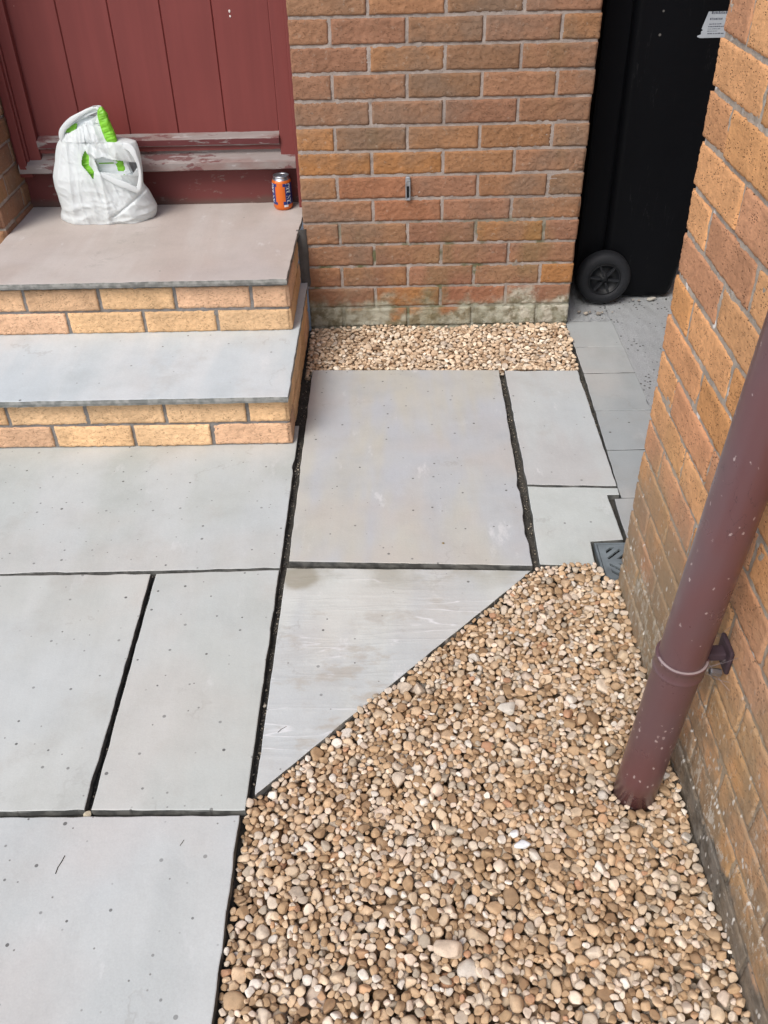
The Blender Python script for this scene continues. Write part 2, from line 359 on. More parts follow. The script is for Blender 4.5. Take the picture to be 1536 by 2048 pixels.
def bag_mat():
    s = NT('white_carrier_bag_film')
    col = (.93, .95, .95)
    p = s.b; s.out(s.mix(s.rng(s.noise(9, 3), .4, .7, 0, .25), col, (.82, .87, .91)), .42, s.bump(s.noise(16, 3, s.map(sc=(1, 1, .6)), dist=1.2), .25, .008), spec=.5)
    tr = s.n.new('ShaderNodeBsdfTranslucent'); tr.inputs[0].default_value = (.85, .9, .9, 1)
    mx = s.n.new('ShaderNodeMixShader'); mx.inputs[0].default_value = .45
    o = s.n['Material Output']; s.l.new(p.outputs[0], mx.inputs[1]); s.l.new(tr.outputs[0], mx.inputs[2]); s.l.new(mx.outputs[0], o.inputs[0])
    return s.m
M['bag'] = bag_mat()
M['bagfill'] = simple('bag_contents_white', (.78, .82, .83), .6, 0, 30, .1, bd=.006)
M['green'] = simple('bright_green_wrapper', (.19, .50, .03), .38, 0, 40, .25, bd=.004)
M['blueprint'] = simple('pale_blue_print', (.45, .66, .80), .5)
M['can_orange'] = simple('can_orange_print', (.72, .16, .025), .35, .25, 300, .05)
M['can_light'] = simple('can_peach_print', (.90, .42, .16), .35, .2, 300, .05)
M['can_blue'] = simple('can_blue_print', (.03, .05, .22), .35, .3, 300, .05)
M['can_text'] = simple('can_lettering', (.72, .75, .80), .4, .1, 300, .05)
M['alu'] = simple('can_aluminium', (.62, .64, .68), .28, .95, 300, .05)
M['twig'] = simple('dark_twig', (.05, .04, .03), .9)
M['whitepaint'] = simple('white_paint_fleck', (.75, .68, .64), .6)

def pebble_mat(name):
    s = NT(name); c = s.attr(); n = s.noise(70, 4); f = s.noise(420, 3, rough=.7)
    c = s.mix(.8, c, s.ramp(n, [(.3, .78), (.5, 1.), (.7, 1.2)]), 'MULTIPLY')
    c = s.mix(s.rng(f, .52, .72, 0, .28), c, (.20, .14, .09))
    return s.out(c, .82, s.bump(s.math('ADD', n, f), .35, .0015), spec=.3)
M['pebble'] = pebble_mat('river_pebble'); M['chip'] = pebble_mat('stone_chippings')

# ------------------------------------------------------------------ setting: ground, passage
def sheet(name, x0, x1, y0, y1, z, mat, nx=40, ny=40, amp=.003, sc=20):
    V = []; F = []
    for j in range(ny + 1):
        for i in range(nx + 1):
            x = x0 + (x1 - x0) * i / nx; y = y0 + (y1 - y0) * j / ny
            V.append((x, y, z + amp * fn(x * sc, y * sc, 1)))
    for j in range(ny):
        for i in range(nx):
            a = j * (nx + 1) + i; F.append((a, a + 1, a + nx + 2, a + nx + 1))
    return mk(name, V, F, mat, smooth=True)
def gravel_zone(x, y):
    if -.118 < x < .778 and -.30 < y < .02: return -.038
    if x > -.107 and y < -1.30 and (x + .0965) * (-1.308 + 1.918) - (y + 1.918) * (.492 + .0965) > .004: return -.058
    if x > -.112 and y < -1.96: return -.058
    return 0
o = sheet('ground', -1.15, .80, -2.9, .02, -.021, M['ground'], 390, 420, .005, 26)
for v in o.data.vertices:
    g_ = gravel_zone(v.co.x, v.co.y)
    if g_: v.co.z = g_
o.data.materials.append(simple('sandy_grit_bed', (.30, .23, .16), .95, 0, 200, .4, .1, .004))
for f_ in o.data.polygons:
    if gravel_zone(f_.center.x, f_.center.y): f_.material_index = 1
tag(o, kind='structure')
o = mk('ground', [(-40, -40, -.07), (40, -40, -.07), (40, 40, -.07), (-40, 40, -.07)], [(0, 1, 2, 3)], M['concrete']); tag(o, kind='structure')
tag(sheet('path', .9505, 1.75, -1.33, 4.0, -.0085, M['concrete'], 120, 260, .003, 30), kind='structure')
tag(sheet('path', .79, .9505, .035, 4.0, -.010, M['concrete'], 40, 160, .004, 30), kind='structure')

# ------------------------------------------------------------------ brickwork
def bricks(name, P0, U, N, joints, zs, bh, mat, mort, parent, palette, res=.006, rough=.0016, depth=.05, coarse=None, gap=.010, edge=.0030, seed=0, jit=.0012):
    """courses of bricks on a vertical face: P0 origin, U along, N outward; joints(k)->list of joint positions."""
    P0 = Vector(P0); U = Vector(U); N = Vector(N); V = []; F = []; C = []
    rnd = random.Random(seed)
    for k, z0 in enumerate(zs):
        js = joints(k)
        for a, b in zip(js[:-1], js[1:]):
            ua = a + gap / 2; ub = b - gap / 2
            if ub - ua < .012: continue
            c = Vector(rnd.choice(palette)); j = rnd.uniform(.90, 1.10); c = c * j
            z1 = z0 + bh; r = res
            if coarse and z0 > coarse: r = res * 2.5
            nu = max(2, int((ub - ua) / r)); nv = max(2, int(bh / r))
            w0 = rnd.uniform(-jit, jit); tu = rnd.uniform(-.0012, .0012); tv = rnd.uniform(-.001, .001)
            base = len(V)
            for q in range(-1, nv + 2):
                for p in range(-1, nu + 2):
                    pu = min(max(p, 0), nu) / nu; pv = min(max(q, 0), nv) / nv
                    u = ua + (ub - ua) * pu; z = z0 + bh * pv
                    ed = min(u - ua, ub - u, z - z0, z1 - z)
                    X = P0 + U * u
                    g1 = fn(X.x * 60 + k, X.y * 60, z * 60, 2)
                    if p in (-1, nu + 1) or q in (-1, nv + 1):
                        wd = -depth
                        u += .0 ; 
                    else:
                        # dragged face: stretched along the brick, ragged arrises
                        s_ = (P0.x + U.x * u + P0.y + U.y * u)
                        g = noise.noise(Vector((s_ * 70, z * 190, k * 3.1 + w0 * 900))) + .5 * noise.noise(Vector((s_ * 200, z * 330, 7.7)))
                        g = min(g, .25); g = max(g, -.30)
                        wd = .0009 + w0 + tu * (2 * pu - 1) + tv * (2 * pv - 1) + rough * g * 1.3
                        e = max(0, 1 - ed / .0045); wd -= edge * e * e * (.7 + .6 * abs(noise.noise(Vector((s_ * 50, z * 50, 3)))))
                        if ed < 1e-6:
                            dd = .0014 * noise.noise(Vector((s_ * 80, z * 80, k * 1.3)))
                            if p in (0, nu): u += dd
                            if q in (0, nv): z += dd
                    X = P0 + U * u + N * wd
                    V.append((X.x, X.y, z)); C.append(c)
            W = nu + 3
            flip = U.cross(Vector((0, 0, 1))).dot(N) < 0
            for q in range(nv + 2):
                for p in range(nu + 2):
                    i = base + q * W + p; f = (i, i + 1, i + W + 1, i + W)
                    F.append(f[::-1] if flip else f)
    o = mk(name, V, F, mat, parent, smooth=True, cols=np.array([tuple(c) for c in C], np.float32))
    return o
def mortar_face(name, P0, U, N, L, z0, z1, rec, mat, parent, thick=.09, res=.012, coarse=None):
    P0 = Vector(P0); U = Vector(U); N = Vector(N); V = []; F = []
    nu = max(2, int(L / res)); nv = max(2, int((z1 - z0) / res)); W = nu + 1
    for q in range(nv + 1):
        for p in range(W):
            u = L * p / nu; z = z0 + (z1 - z0) * q / nv; X = P0 + U * u
            wd = -rec + .0022 * fn(X.x * 40, X.y * 40, z * 40, 3)
            if p in (0, nu): wd = -rec - .002
            X = X + N * wd; V.append((X.x, X.y, z))
    flip = U.cross(Vector((0, 0, 1))).dot(N) < 0
    for q in range(nv):
        for p in range(nu):
            i = q * W + p; f = (i, i + 1, i + W + 1, i + W); F.append(f[::-1] if flip else f)
    b = len(V)
    for (u, z) in ((0, z0), (L, z0), (L, z1), (0, z1)):
        X = P0 + U * u - N * thick; V.append((X.x, X.y, z))
    ring = [0, nu, nv * W + nu, nv * W]
    for a in range(4):
        f = (ring[a], b + a, b + (a + 1) % 4, ring[(a + 1) % 4]); F.append(f[::-1] if flip else f)
    F.append((b, b + 1, b + 2, b + 3) if flip else (b + 3, b + 2, b + 1, b))
    return mk(name, V, F, mat, parent, smooth=False)

house = empty('brick_house', (-.12, 0, 0), 'brown brick house wall with a red door above the steps and steel tie', 'house')
HP = [lin(c) for c in [(150, 108, 82), (158, 112, 80), (146, 106, 84), (140, 104, 76), (160, 114, 78), (150, 106, 84), (148, 112, 84), (150, 108, 82), (144, 108, 82), (178, 120, 68), (160, 104, 76)]]
HPm = np.mean(HP, 0)
HP = [tuple((HPm + (np.array(c) - HPm) * .62) * np.array((1.02, 1.11, 1.18))) for c in HP]
JA = [-.12, -.0 + .004]
def hj(k):   # k from the bottom; row 13 of the photo's lattice is the bottom one
    off = 0.0 if k % 2 == 0 else .1125
    xs = [-.124] + [off + .225 * i for i in range(0, 4)] + [.7915]
    return sorted({round(x, 4) for x in xs if -.124 <= x <= .7915})
zs = [k * .075 + .004 for k in range(-1, 33)]
def hj2(k): return hj(k - 1)
W1 = bricks('wall', (0, 0, 0), (1, 0, 0), (0, -1, 0), hj2, zs, .0662, M['house_brick'], None, house, HP, .005, .0036, coarse=1.02, seed=3, gap=.0095)
mortar_face('wall_mortar', (-.118, 0, 0), (1, 0, 0), (0, -1, 0), .902, -.075, 2.48, .0030, M['house_mortar'], W1, .10)
# return into the passage
def pj(k): return [-.003] + [x for x in ([.1125 + .225 * i for i in range(13)] if k % 2 else [.225 * (i + 1) for i in range(13)])]
W2 = bricks('wall', (.787, 0, 0), (0, 1, 0), (1, 0, 0), pj, zs, .0655, M['house_brick'], None, house, HP, .02, .0018, seed=5)
mortar_face('wall_mortar', (.787, .012, 0), (0, 1, 0), (1, 0, 0), 2.9, -.075, 2.48, .0035, M['house_mortar'], W2, .10, .06)
# left pier: reveal (faces +x) and front
def lj(k): return [-.003, .10 if k % 2 else .21, .29]
W3 = bricks('wall', (-1.105, 0, 0), (0, 1, 0), (1, 0, 0), lj, zs, .0655, M['house_brick'], None, house, HP, .006, .0022, seed=8)
mortar_face('wall_mortar', (-1.105, .004, 0), (0, 1, 0), (1, 0, 0), .30, -.075, 2.48, .0035, M['house_mortar'], W3, .08, .015)
def fj(k): return [-.45, -.225, -.004] if k % 2 else [-.45, -.3375, -.1125, -.004]
W4 = bricks('wall', (-1.105, -.001, 0), (1, 0, 0), (0, -1, 0), fj, zs, .0655, M['house_brick'], None, house, HP, .012, .0022, seed=9)
mortar_face('wall_mortar', (-1.555, -.001, 0), (1, 0, 0), (0, -1, 0), .448, -.075, 2.48, .0035, M['house_mortar'], W4, .09, .03)
# wall over the door
W5 = bricks('wall', (-1.105, 0, 0), (1, 0, 0), (0, -1, 0), lambda k: [.0, .225, .45, .675, .9, .98] if k % 2 else [0., .1125, .3375, .5625, .7875, .98], [2.404], .0655, M['house_brick'], None, house, HP, .02, .002, seed=10)
mortar_face('wall_mortar', (-1.105, 0, 0), (1, 0, 0), (0, -1, 0), .984, 2.40, 2.48, .0035, M['house_mortar'], W5, .09, .03)

# door
door = empty('door', (-.62, .26, .355)); door.parent = house; door.matrix_parent_inverse = Matrix.Translation(-Vector(house.location))
def plank_panel():
    V = []; F = []
    xs = [-1.075] + [-1.025 + .0001]
    edges = [-1.03, -.868, -.706, -.543, -.381, -.202]
    for a, b in zip(edges[:-1], edges[1:]):
        base = len(V); pr = [(a, .006), (a + .0006, .003), (a + .003, .0), (b - .003, .0), (b - .0006, .003), (b, .006)]
        for z in np.linspace(.56, 2.34, 24):
            for x, dy in pr: V.append((x, .268 + dy + .0006 * fn(x * 3, 0, z * 3), z))
        n = len(pr)
        for j in range(23):
            for i in range(n - 1): q = base + j * n + i; F.append((q, q + 1, q + n + 1, q + n))
    b = len(V)
    for p in ((-1.03, .282, .56), (-.2, .282, .56), (-.2, .282, 2.34), (-1.03, .282, 2.34), (-1.03, .30, .56), (-.2, .30, .56), (-.2, .30, 2.34), (-1.03, .30, 2.34)): V.append(p)
    F += [(b, b + 1, b + 2, b + 3), (b + 7, b + 6, b + 5, b + 4)]
    return mk('door_panel', V, F, M['red'], door)
plank_panel()
bm = bmesh.new(); box(bm, -.2015, -.150, .246, .30, .515, 2.36, .004); box(bm, -.150, -.122, .215, .30, .355, 2.40, .003)
bmo('door_frame', bm, M['red'], door)
bm = bmesh.new(); box(bm, -1.062, -1.022, .243, .30, .515, 2.36, .004); box(bm, -1.108, -1.062, .235, .30, .47, 2.40, .004)
box(bm, -1.095, -1.068, .218, .235, .50, 2.40, .003); bmo('door_frame', bm, M['red'], door)
bm = bmesh.new(); box(bm, -1.103, -.1225, .243, .30, 2.36, 2.40, .003); bmo('door_frame', bm, M['red'], door)
bm = bmesh.new(); box(bm, -1.12, -.123, .274, .32, .345, .484, .002); p = bmo('kick_board', bm, M['grime'], door)
# weather board and threshold: sagging worn edges
def rail(name, x0, x1, prof, mats, mi_fn, n=140, amp=.0012):
    V = []; F = []; mi = []; m = len(prof)
    for i in range(n + 1):
        x = x0 + (x1 - x0) * i / n
        for k, (y, z) in enumerate(prof):
            V.append((x, y + amp * fn(x * 22, k * 3.1, 2), z + amp * fn(x * 17, k * 5.3, 9)))
    for i in range(n):
        for k in range(m):
            F.append((i * m + k, (i + 1) * m + k, (i + 1) * m + (k + 1) % m, i * m + (k + 1) % m)); mi.append(mi_fn(k, i))
    F.append(tuple(range(m))); F.append(tuple(n * m + k for k in range(m))[::-1]); mi += [0, 0]
    o = mk(name, V, F, mats, door, mi=mi); 
    bm = bmesh.new(); bm.from_mesh(o.data); bmesh.ops.recalc_face_normals(bm, faces=bm.faces); bm.to_mesh(o.data); bm.free()
    return o
rail('weather_board', -1.021, -.202, [(.268, .598), (.236, .588), (.234, .584), (.236, .566), (.240, .562), (.268, .562)], [M['worn'], M['wornred']], lambda k, i: 1 if k == 2 else 0)
rail('weather_board', -1.021, -.202, [(.268, .560), (.252, .560), (.250, .545), (.268, .545)], [M['red']], lambda k, i: 0)
rail('threshold', -1.098, -.151, [(.262, .545), (.262, .534), (.222, .516), (.218, .512), (.218, .489), (.222, .486), (.274, .486)], [M['worn'], M['worn']], lambda k, i: 0)
bm = bmesh.new()
for x, z in ((-.326, .957), (-.3255, .943)):
    r = bmesh.ops.create_icosphere(bm, subdivisions=2, radius=.0033)
    for v in r['verts']: v.co = Vector((x + v.co.x, .2675 + v.co.y * .3, z + v.co.z * (1.4 if z > .95 else 1)))
bmo('paint_fleck', bm, M['whitepaint'], door, True)
# steel tie on the wall: U shaped channel
bm = bmesh.new(); zc = .486
def cap(bm, x0, x1, z0, z1, y0, y1, n=8):
    pts = []; r = (x1 - x0) / 2; cx = (x0 + x1) / 2
    for i in range(n + 1): a = math.pi * i / n; pts.append((cx + r * math.cos(a), z1 - r + r * math.sin(a)))
    for i in range(n + 1): a = math.pi + math.pi * i / n; pts.append((cx + r * math.cos(a) , z0 + r * .5 + r * .5 * math.sin(a)))
    f = [bm.verts.new((x, y0, z)) for x, z in pts]; b = [bm.verts.new((x, y1, z)) for x, z in pts]
    bm.faces.new(f); m = len(pts)
    for i in range(m): bm.faces.new((f[i], b[i], b[(i + 1) % m], f[(i + 1) % m]))
cap(bm, .2185, .2345, .449, .524, -.006, .004)
bmesh.ops.recalc_face_normals(bm, faces=bm.faces)
t = bmo('metal_tie', bm, M['steel'], house)
bm = bmesh.new(); box(bm, .2185, .2225, -.014, -.0055, .452, .508, .0015); box(bm, .2305, .2345, -.014, -.0055, .452, .508, .0015)
box(bm, .2187, .2343, -.013, -.0055, .449, .4535, .0015); box(bm, .2187, .2343, -.011, -.0055, .509, .5235, .003)
bmo('flange', bm, M['steel'], t)
bm = bmesh.new(); box(bm, .2226, .2304, -.0072, -.0058, .456, .492); bmo('slot', bm, M['dark_hole'], t)

# garage wall (right)
gar = empty('brick_wall', (.69, -1.36, 0), 'ochre brick garage wall with pale mortar rising along the right edge', 'wall')
GP = [tuple(x * f for x, f in zip(lin(c), (1.17, 1.12, 1.13))) for c in [(200, 152, 106), (202, 154, 108), (194, 146, 104), (196, 146, 96), (196, 148, 100), (186, 140, 106), (203, 156, 110), (186, 138, 102)]]
Pg = .0777
gz = [-.0905 + Pg * i for i in range(0, 30)]
def gj(k):
    base = 0 if k % 2 else -.1125
    if k % 2: xs = [-.007] + [.225 * (i + 1) for i in range(6)]
    else: xs = [-.007] + [.1125 + .225 * i for i in range(6)]
    return xs
# origin at the corner, running towards -y, facing -x
W6 = bricks('wall', (.69, -1.354, 0), (0, -1, 0), (-1, 0, 0), gj, gz, Pg - .0090, M['garage_brick'], None, gar, GP, .0042, .0016, coarse=1.22, gap=.0090, seed=21, jit=.0012, edge=.0022)
mortar_face('wall_mortar', (.69, -1.356, 0), (0, -1, 0), (-1, 0, 0), 1.34, -.1, 2.24, .0022, M['garage_mortar'], W6, .10, .008)
W7 = bricks('wall', (.692, -1.352, 0), (1, 0, 0), (0, 1, 0), lambda k: [.0, .1125, .3375, .5625, .79] if k % 2 else [0., .225, .45, .675, .79], gz, Pg - .0125, M['garage_brick'], None, gar, GP, .02, .002, gap=.0125, seed=22)
mortar_face('wall_mortar', (.70, -1.354, 0), (1, 0, 0), (0, 1, 0), .78, -.1, 2.24, .0035, M['garage_mortar'], W7, .08, .05)
# brick wall added on the far side to shade the passage
pas = empty('brick_wall', (1.75, 0, 0), 'brick wall added to shade the bin passage from its far side, mostly hidden by the black bin', 'wall')
W8 = bricks('wall', (1.75, -1.34, 0), (0, 1, 0), (-1, 0, 0), lambda k: [(.1125 if k % 2 else 0) + .225 * i for i in range(22)], zs, .0655, M['house_brick'], None, pas, HP, .03, .002, seed=31)
mortar_face('wall_mortar', (1.75, -1.34, 0), (0, 1, 0), (-1, 0, 0), 4.9, -.075, 2.48, .0035, M['house_mortar'], W8, .09, .1)

# ------------------------------------------------------------------ slabs
def slab(name, poly, z, th, mat, label=None, cat=None, group=None, parent=None, amp=.0016, wob=.0, step=.012, chip=1.0, seed=0, tilt=(0, 0), grow=.0012):
    n = len(poly); pts = []; nr = []; rnd = random.Random(seed)
    area = sum(poly[i][0] * poly[(i + 1) % n][1] - poly[(i + 1) % n][0] * poly[i][1] for i in range(n))
    if area < 0: poly = poly[::-1]
    for i in range(n):
        a = Vector(poly[i]); b = Vector(poly[(i + 1) % n]); e = b - a; L = e.length; m = max(1, int(L / step)); nn = Vector((e.y, -e.x)).normalized()
        for k in range(m):
            t = k / m; p = a + e * t
            corner = k == 0
            if corner:
                c = Vector(poly[i - 1]); e2 = (a - c); n2 = Vector((e2.y, -e2.x)).normalized(); nn_ = (nn + n2).normalized()
            else: nn_ = nn
            j = grow + amp * fn(p.x * 18 + seed, p.y * 18, seed, 3) * 1.1
            ch = max(0, fn(p.x * 9, p.y * 9, seed + 5, 2) - .28) * .012 * chip
            pts.append(p + nn_ * (j - ch)); nr.append(nn_)
    cx = sum(p.x for p in pts) / len(pts); cy = sum(p.y for p in pts) / len(pts)
    V = []; m = len(pts)
    def zz(p): return z + tilt[0] * (p.x - cx) + tilt[1] * (p.y - cy)
    rings = [(-.0020, .0), (-.0004, -.0008), (.0, -.0042), (.0012, -th * .55), (-.001, -th)]
    for off, dz in rings:
        for p, q in zip(pts, nr):
            w_ = off + (.0014 * fn(p.x * 40, p.y * 40, dz * 90 + seed, 2) if dz < -.002 else 0)
            V.append((p.x + q.x * w_, p.y + q.y * w_, zz(p) + dz))
    F = [tuple(range(m))]
    for r in range(len(rings) - 1):
        for i in range(m): F.append((r * m + i, (r + 1) * m + i, (r + 1) * m + (i + 1) % m, r * m + (i + 1) % m))
    F.append(tuple((len(rings) - 1) * m + i for i in range(m))[::-1])
    o = mk(name, V, F, mat, parent)
    if label: tag(o, label, cat, group)
    return o
G = 'sandstone paving slabs laid with open joints'
slab('paving_slab', [(-.094, -.306), (.513, -.328), (.497, -1.288), (-.089, -1.260)], 0, .024, M['slab_pink'], 'largest pinkish grey sandstone slab, right of the steps and below the chippings strip', 'paving slab', G, seed=1)
slab('paving_slab', [(.533, -.330), (.766, -.338), (.764, -.970), (.528, -.957)], -.001, .024, M['slab_pinkb'], 'narrow upright pale slab with whitened edge, beside the grey concrete blocks', 'paving slab', G, seed=2)
slab('paving_slab', [(.5275, -.9675), (.764, -.982), (.763, -1.010), (.731, -1.011), (.734, -1.195), (.652, -1.201), (.6475, -1.291), (.517, -1.284)], -.001, .024, M['slab_green'], 'small notched slab cut round the corner of the drain grate', 'paving slab', G, seed=3, amp=.0009, chip=.5)
slab('paving_slab', [(-.093, -1.286), (.492, -1.308), (-.0965, -1.918)], 0, .024, M['slab_tri'], 'triangular whitish rippled slab with diagonal edge against the pebbles', 'paving slab', G, seed=4, amp=.0008, chip=.6)
slab('paving_slab', [(-1.03, -.62), (-.1135, -.645), (-.111, -1.283), (-1.03, -1.2925)], -.001, .024, M['slab_pale'], 'wide pale grey slab directly below the brick steps', 'paving slab', G, seed=5, amp=.0008)
slab('paving_slab', [(-1.03, -1.299), (-.4205, -1.3), (-.4075, -1.947), (-1.03, -1.952)], 0, .024, M['slab_pale2'], 'pale cream slab at the left picture edge in the middle row', 'paving slab', G, seed=6)
slab('paving_slab', [(-.4065, -1.300), (-.1125, -1.294), (-.112, -1.951), (-.3935, -1.947)], 0, .024, M['slab_pale3'], 'upright half width pale slab between the cream slab and the triangular slab', 'paving slab', G, seed=7)
slab('paving_slab', [(-1.03, -1.962), (-.121, -1.964), (-.113, -2.62), (-1.03, -2.63)], .001, .026, M['slab_pale4'], 'pale slab in the bottom left corner with a pinkish top band, bordering the pebbles', 'paving slab', G, seed=8)
ys = [.03, -.164, -.348, -.577, -.792, -1.018, -1.203]
nm = ['grey concrete edging block nearest the black bin', 'second grey concrete edging block from the bin wheel', 'grey concrete edging block level with the top edge of the large slab',
      'grey concrete edging block fourth from the bin', 'grey concrete edging block fifth from the bin, next to the narrow pale slab', 'grey concrete edging block nearest the drain, half hidden by the ochre brick wall']
for i in range(6):
    xl = lambda y: .787 - .018 * min(1, max(0, (-y - .35) / .65))
    a_, b_ = (xl(ys[i]), xl(ys[i + 1])) if i < 5 else (.748, .748)
    slab('edging_block', [(a_, ys[i] - .002), (.951, ys[i] - .002), (.951, ys[i + 1] + .002), (b_, ys[i + 1] + .002)], -.007 + .001 * (i % 2), .03, M['block'], nm[i], 'edging block', 'grey concrete blocks along the passage', seed=20 + i, amp=.0012)

def joint_grit():
    r_ = random.Random(44); V = []; F = []; C = []; bb = base_stones(5, True, 12); off = 0
    segs = [((-.103, -.70), (-.103, -1.26), .006), ((-.104, -1.30), (-.104, -1.90), .005), ((-.412, -1.31), (-.40, -1.94), .004), ((-1.0, -1.957), (-.13, -1.957), .003),
            ((.523, -.35), (.513, -1.27), .006), ((-.08, -1.272), (.49, -1.298), .007), ((-.107, -.34), (-.112, -.63), .010), ((.776, -.36), (.768, -.98), .005), ((-1.0, -1.2955), (-.13, -1.2885), .002)]
    for a, b, w_ in segs:
        L = math.hypot(b[0] - a[0], b[1] - a[1])
        for _ in range(int(L * 260)):
            t = r_.random(); x = a[0] + (b[0] - a[0]) * t; y = a[1] + (b[1] - a[1]) * t
            if abs(b[0] - a[0]) < abs(b[1] - a[1]): x += r_.uniform(-w_, w_)
            else: y += r_.uniform(-w_, w_)
            k = r_.choice(bb); z = r_.choice([.0006, .0008, .0012, .0012, .0022])
            P = k[0] * [z * r_.uniform(.8, 1.3), z, z * .8]; P = P + [x, y, -.0195 + z * .4]
            V.append(P); F.append(k[1] + off); off += len(P); c = r_.choice([(.30, .26, .20), (.12, .11, .10), (.42, .36, .28), (.18, .16, .13)]); C.append(np.tile(np.array(c), (len(P), 1)))
    o = mk('grit', np.concatenate(V), np.concatenate(F), M['chip'], None, True, np.concatenate(C)); tag(o, 'fine grit and crumbs lying in the dark joints between the slabs', 'grit', None, 'stuff')

# ------------------------------------------------------------------ steps
steps = empty('brick_steps', (-.62, -.38, 0), 'two buff brick steps topped with sandstone treads leading up to the red door', 'steps')
SP = [tuple(x * f for x, f in zip(lin(c), (.96, .94, .85))) for c in [(228, 190, 152), (230, 194, 158), (224, 184, 146), (228, 190, 152), (220, 182, 150), (226, 186, 158)]]
XL = -1.13
def sj(a): return lambda k: a[k]
r1 = bricks('riser', (0, -.745, 0), (1, 0, 0), (0, -1, 0), sj([[-1.13, -1.034, -.807, -.577, -.351, -.1265], [-1.13, -.923, -.698, -.475, -.242, -.1265]]), [.003, .079], .067, M['step_brick'], None, steps, SP, .0042, .0034, depth=.05, gap=.0105, seed=41, jit=.0018)
mortar_face('riser_mortar', (XL, -.745, 0), (1, 0, 0), (0, -1, 0), 1.0035, -.01, .1565, .0045, M['step_mortar'], r1, .08, .008)
s1 = bricks('riser', (-.1245, -.747, 0), (0, 1, 0), (1, 0, 0), sj([[0, .1125, .3375, .5625, .744], [0, .225, .45, .675, .744]]), [.003, .079], .067, M['step_brick'], None, steps, SP, .006, .0018, depth=.05, gap=.009, seed=42)
mortar_face('riser_mortar', (-.1245, -.741, 0), (0, 1, 0), (1, 0, 0), .736, -.01, .1565, .0045, M['step_mortar'], s1, .08, .012)
r2 = bricks('riser', (0, -.370, 0), (1, 0, 0), (0, -1, 0), sj([[-1.13, -1.064, -.831, -.595, -.369, -.1425], [-1.13, -.947, -.719, -.488, -.256, -.1425]]), [.177, .2535], .067, M['step_brick'], None, steps, SP, .0042, .0034, depth=.05, gap=.0105, seed=43, jit=.0018)
mortar_face('riser_mortar', (XL, -.370, 0), (1, 0, 0), (0, -1, 0), .985, .174, .338, .0045, M['step_mortar'], r2, .08, .008)
s2 = bricks('riser', (-.1405, -.372, 0), (0, 1, 0), (1, 0, 0), sj([[0, .1125, .3375, .368], [0, .225, .368]]), [.177, .2535], .067, M['step_brick'], None, steps, SP, .006, .0018, depth=.05, gap=.009, seed=44)
mortar_face('riser_mortar', (-.1405, -.366, 0), (0, 1, 0), (1, 0, 0), .363, .174, .338, .0045, M['step_mortar'], s2, .08, .012)
t1 = slab('tread', [(XL, -.775), (-.1215, -.772), (-.1195, -.004), (XL, -.004)], .175, .019, M['tread_blue'], parent=steps, seed=31, amp=.0022, chip=.7); t1['label'] = 'bluish white lower tread'
t2 = slab('tread', [(XL + .027, -.400), (-.1425, -.398), (-.1375, .0), (-.126, .273), (XL + .027, .273)], .3555, .018, M['tread_pink'], parent=steps, seed=32, amp=.0018, chip=.7); t2['label'] = 'pinkish brown top tread'
V = []; F = []
for j in range(25):
    z = .16 + .20 * j / 24
    for k, x in enumerate((-.142, -.128, -.112, -.108)):
        V.append((x + .003 * fn(z * 30, k, 1), [-.012, -.013, -.008, .004][k] + .003 * fn(z * 25, k, 4), z))
for j in range(24):
    for k in range(3): a = j * 4 + k; F.append((a, a + 1, a + 5, a + 4))
mk('cement_fillet', V, F, M['fillet'], steps, True)

# ------------------------------------------------------------------ drain grate
dr = empty('drain_cover', (.735, -1.272, -.01), 'grey square drain grate with slanted slots by the foot of the ochre wall', 'drain cover')
def grate():
    x0, x1, y0, y1, z = .668, .803, -1.336, -1.212, -.004
    S = [((.012, .068), (.012, .112)), ]
    bm = bmesh.new(); N = 92
    def hole(u, v):   # u,v 0..1, v up
        U = abs(u - .5) * 2; 
        uu = u if u < .5 else 1 - u; vv = v if v > .5 else 1 - v
        # four quadrants of parallel slanted bars
        a = (uu + vv)
        for (cu, cv, L, w) in ((.20, .90, .0, 0), ): pass
        # slots run towards the centre of the plate in a chevron
        s_ = (uu - (vv - .5)) ; t_ = (uu + (vv - .5))
        ln = .12 < uu < .46 and .56 < vv < .92
        return ln and (s_ % .20) < .085 and .18 < t_ < .74
    vs = [[bm.verts.new((x0 + (x1 - x0) * i / N, y0 + (y1 - y0) * j / N, z)) for i in range(N + 1)] for j in range(N + 1)]
    for j in range(N):
        for i in range(N):
            if not hole((i + .5) / N, (j + .5) / N): bm.faces.new((vs[j][i], vs[j][i + 1], vs[j + 1][i + 1], vs[j + 1][i]))
    bmesh.ops.delete(bm, geom=[v for v in bm.verts if not v.link_faces], context='VERTS')
    g = bmesh.ops.extrude_face_region(bm, geom=bm.faces[:])
    bmesh.ops.translate(bm, verts=[e for e in g['geom'] if isinstance(e, bmesh.types.BMVert)], vec=(0, 0, -.006))
    bmesh.ops.recalc_face_normals(bm, faces=bm.faces)
    return bmo('grate', bm, M['grate'], dr)
grate()
bm = bmesh.new()
for a in ((.661, .6665, -1.343, -1.205), (.8045, .81, -1.343, -1.205), (.6668, .8043, -1.343, -1.3375), (.6668, .8043, -1.2105, -1.205)): box(bm, a[0], a[1], a[2], a[3], -.03, -.003, .0012)
bmo('frame', bm, M['grate'], dr)
bm = bmesh.new(); box(bm, .667, .804, -1.337, -1.211, -.0195, -.0185); bmo('sump', bm, M['dark_hole'], dr)

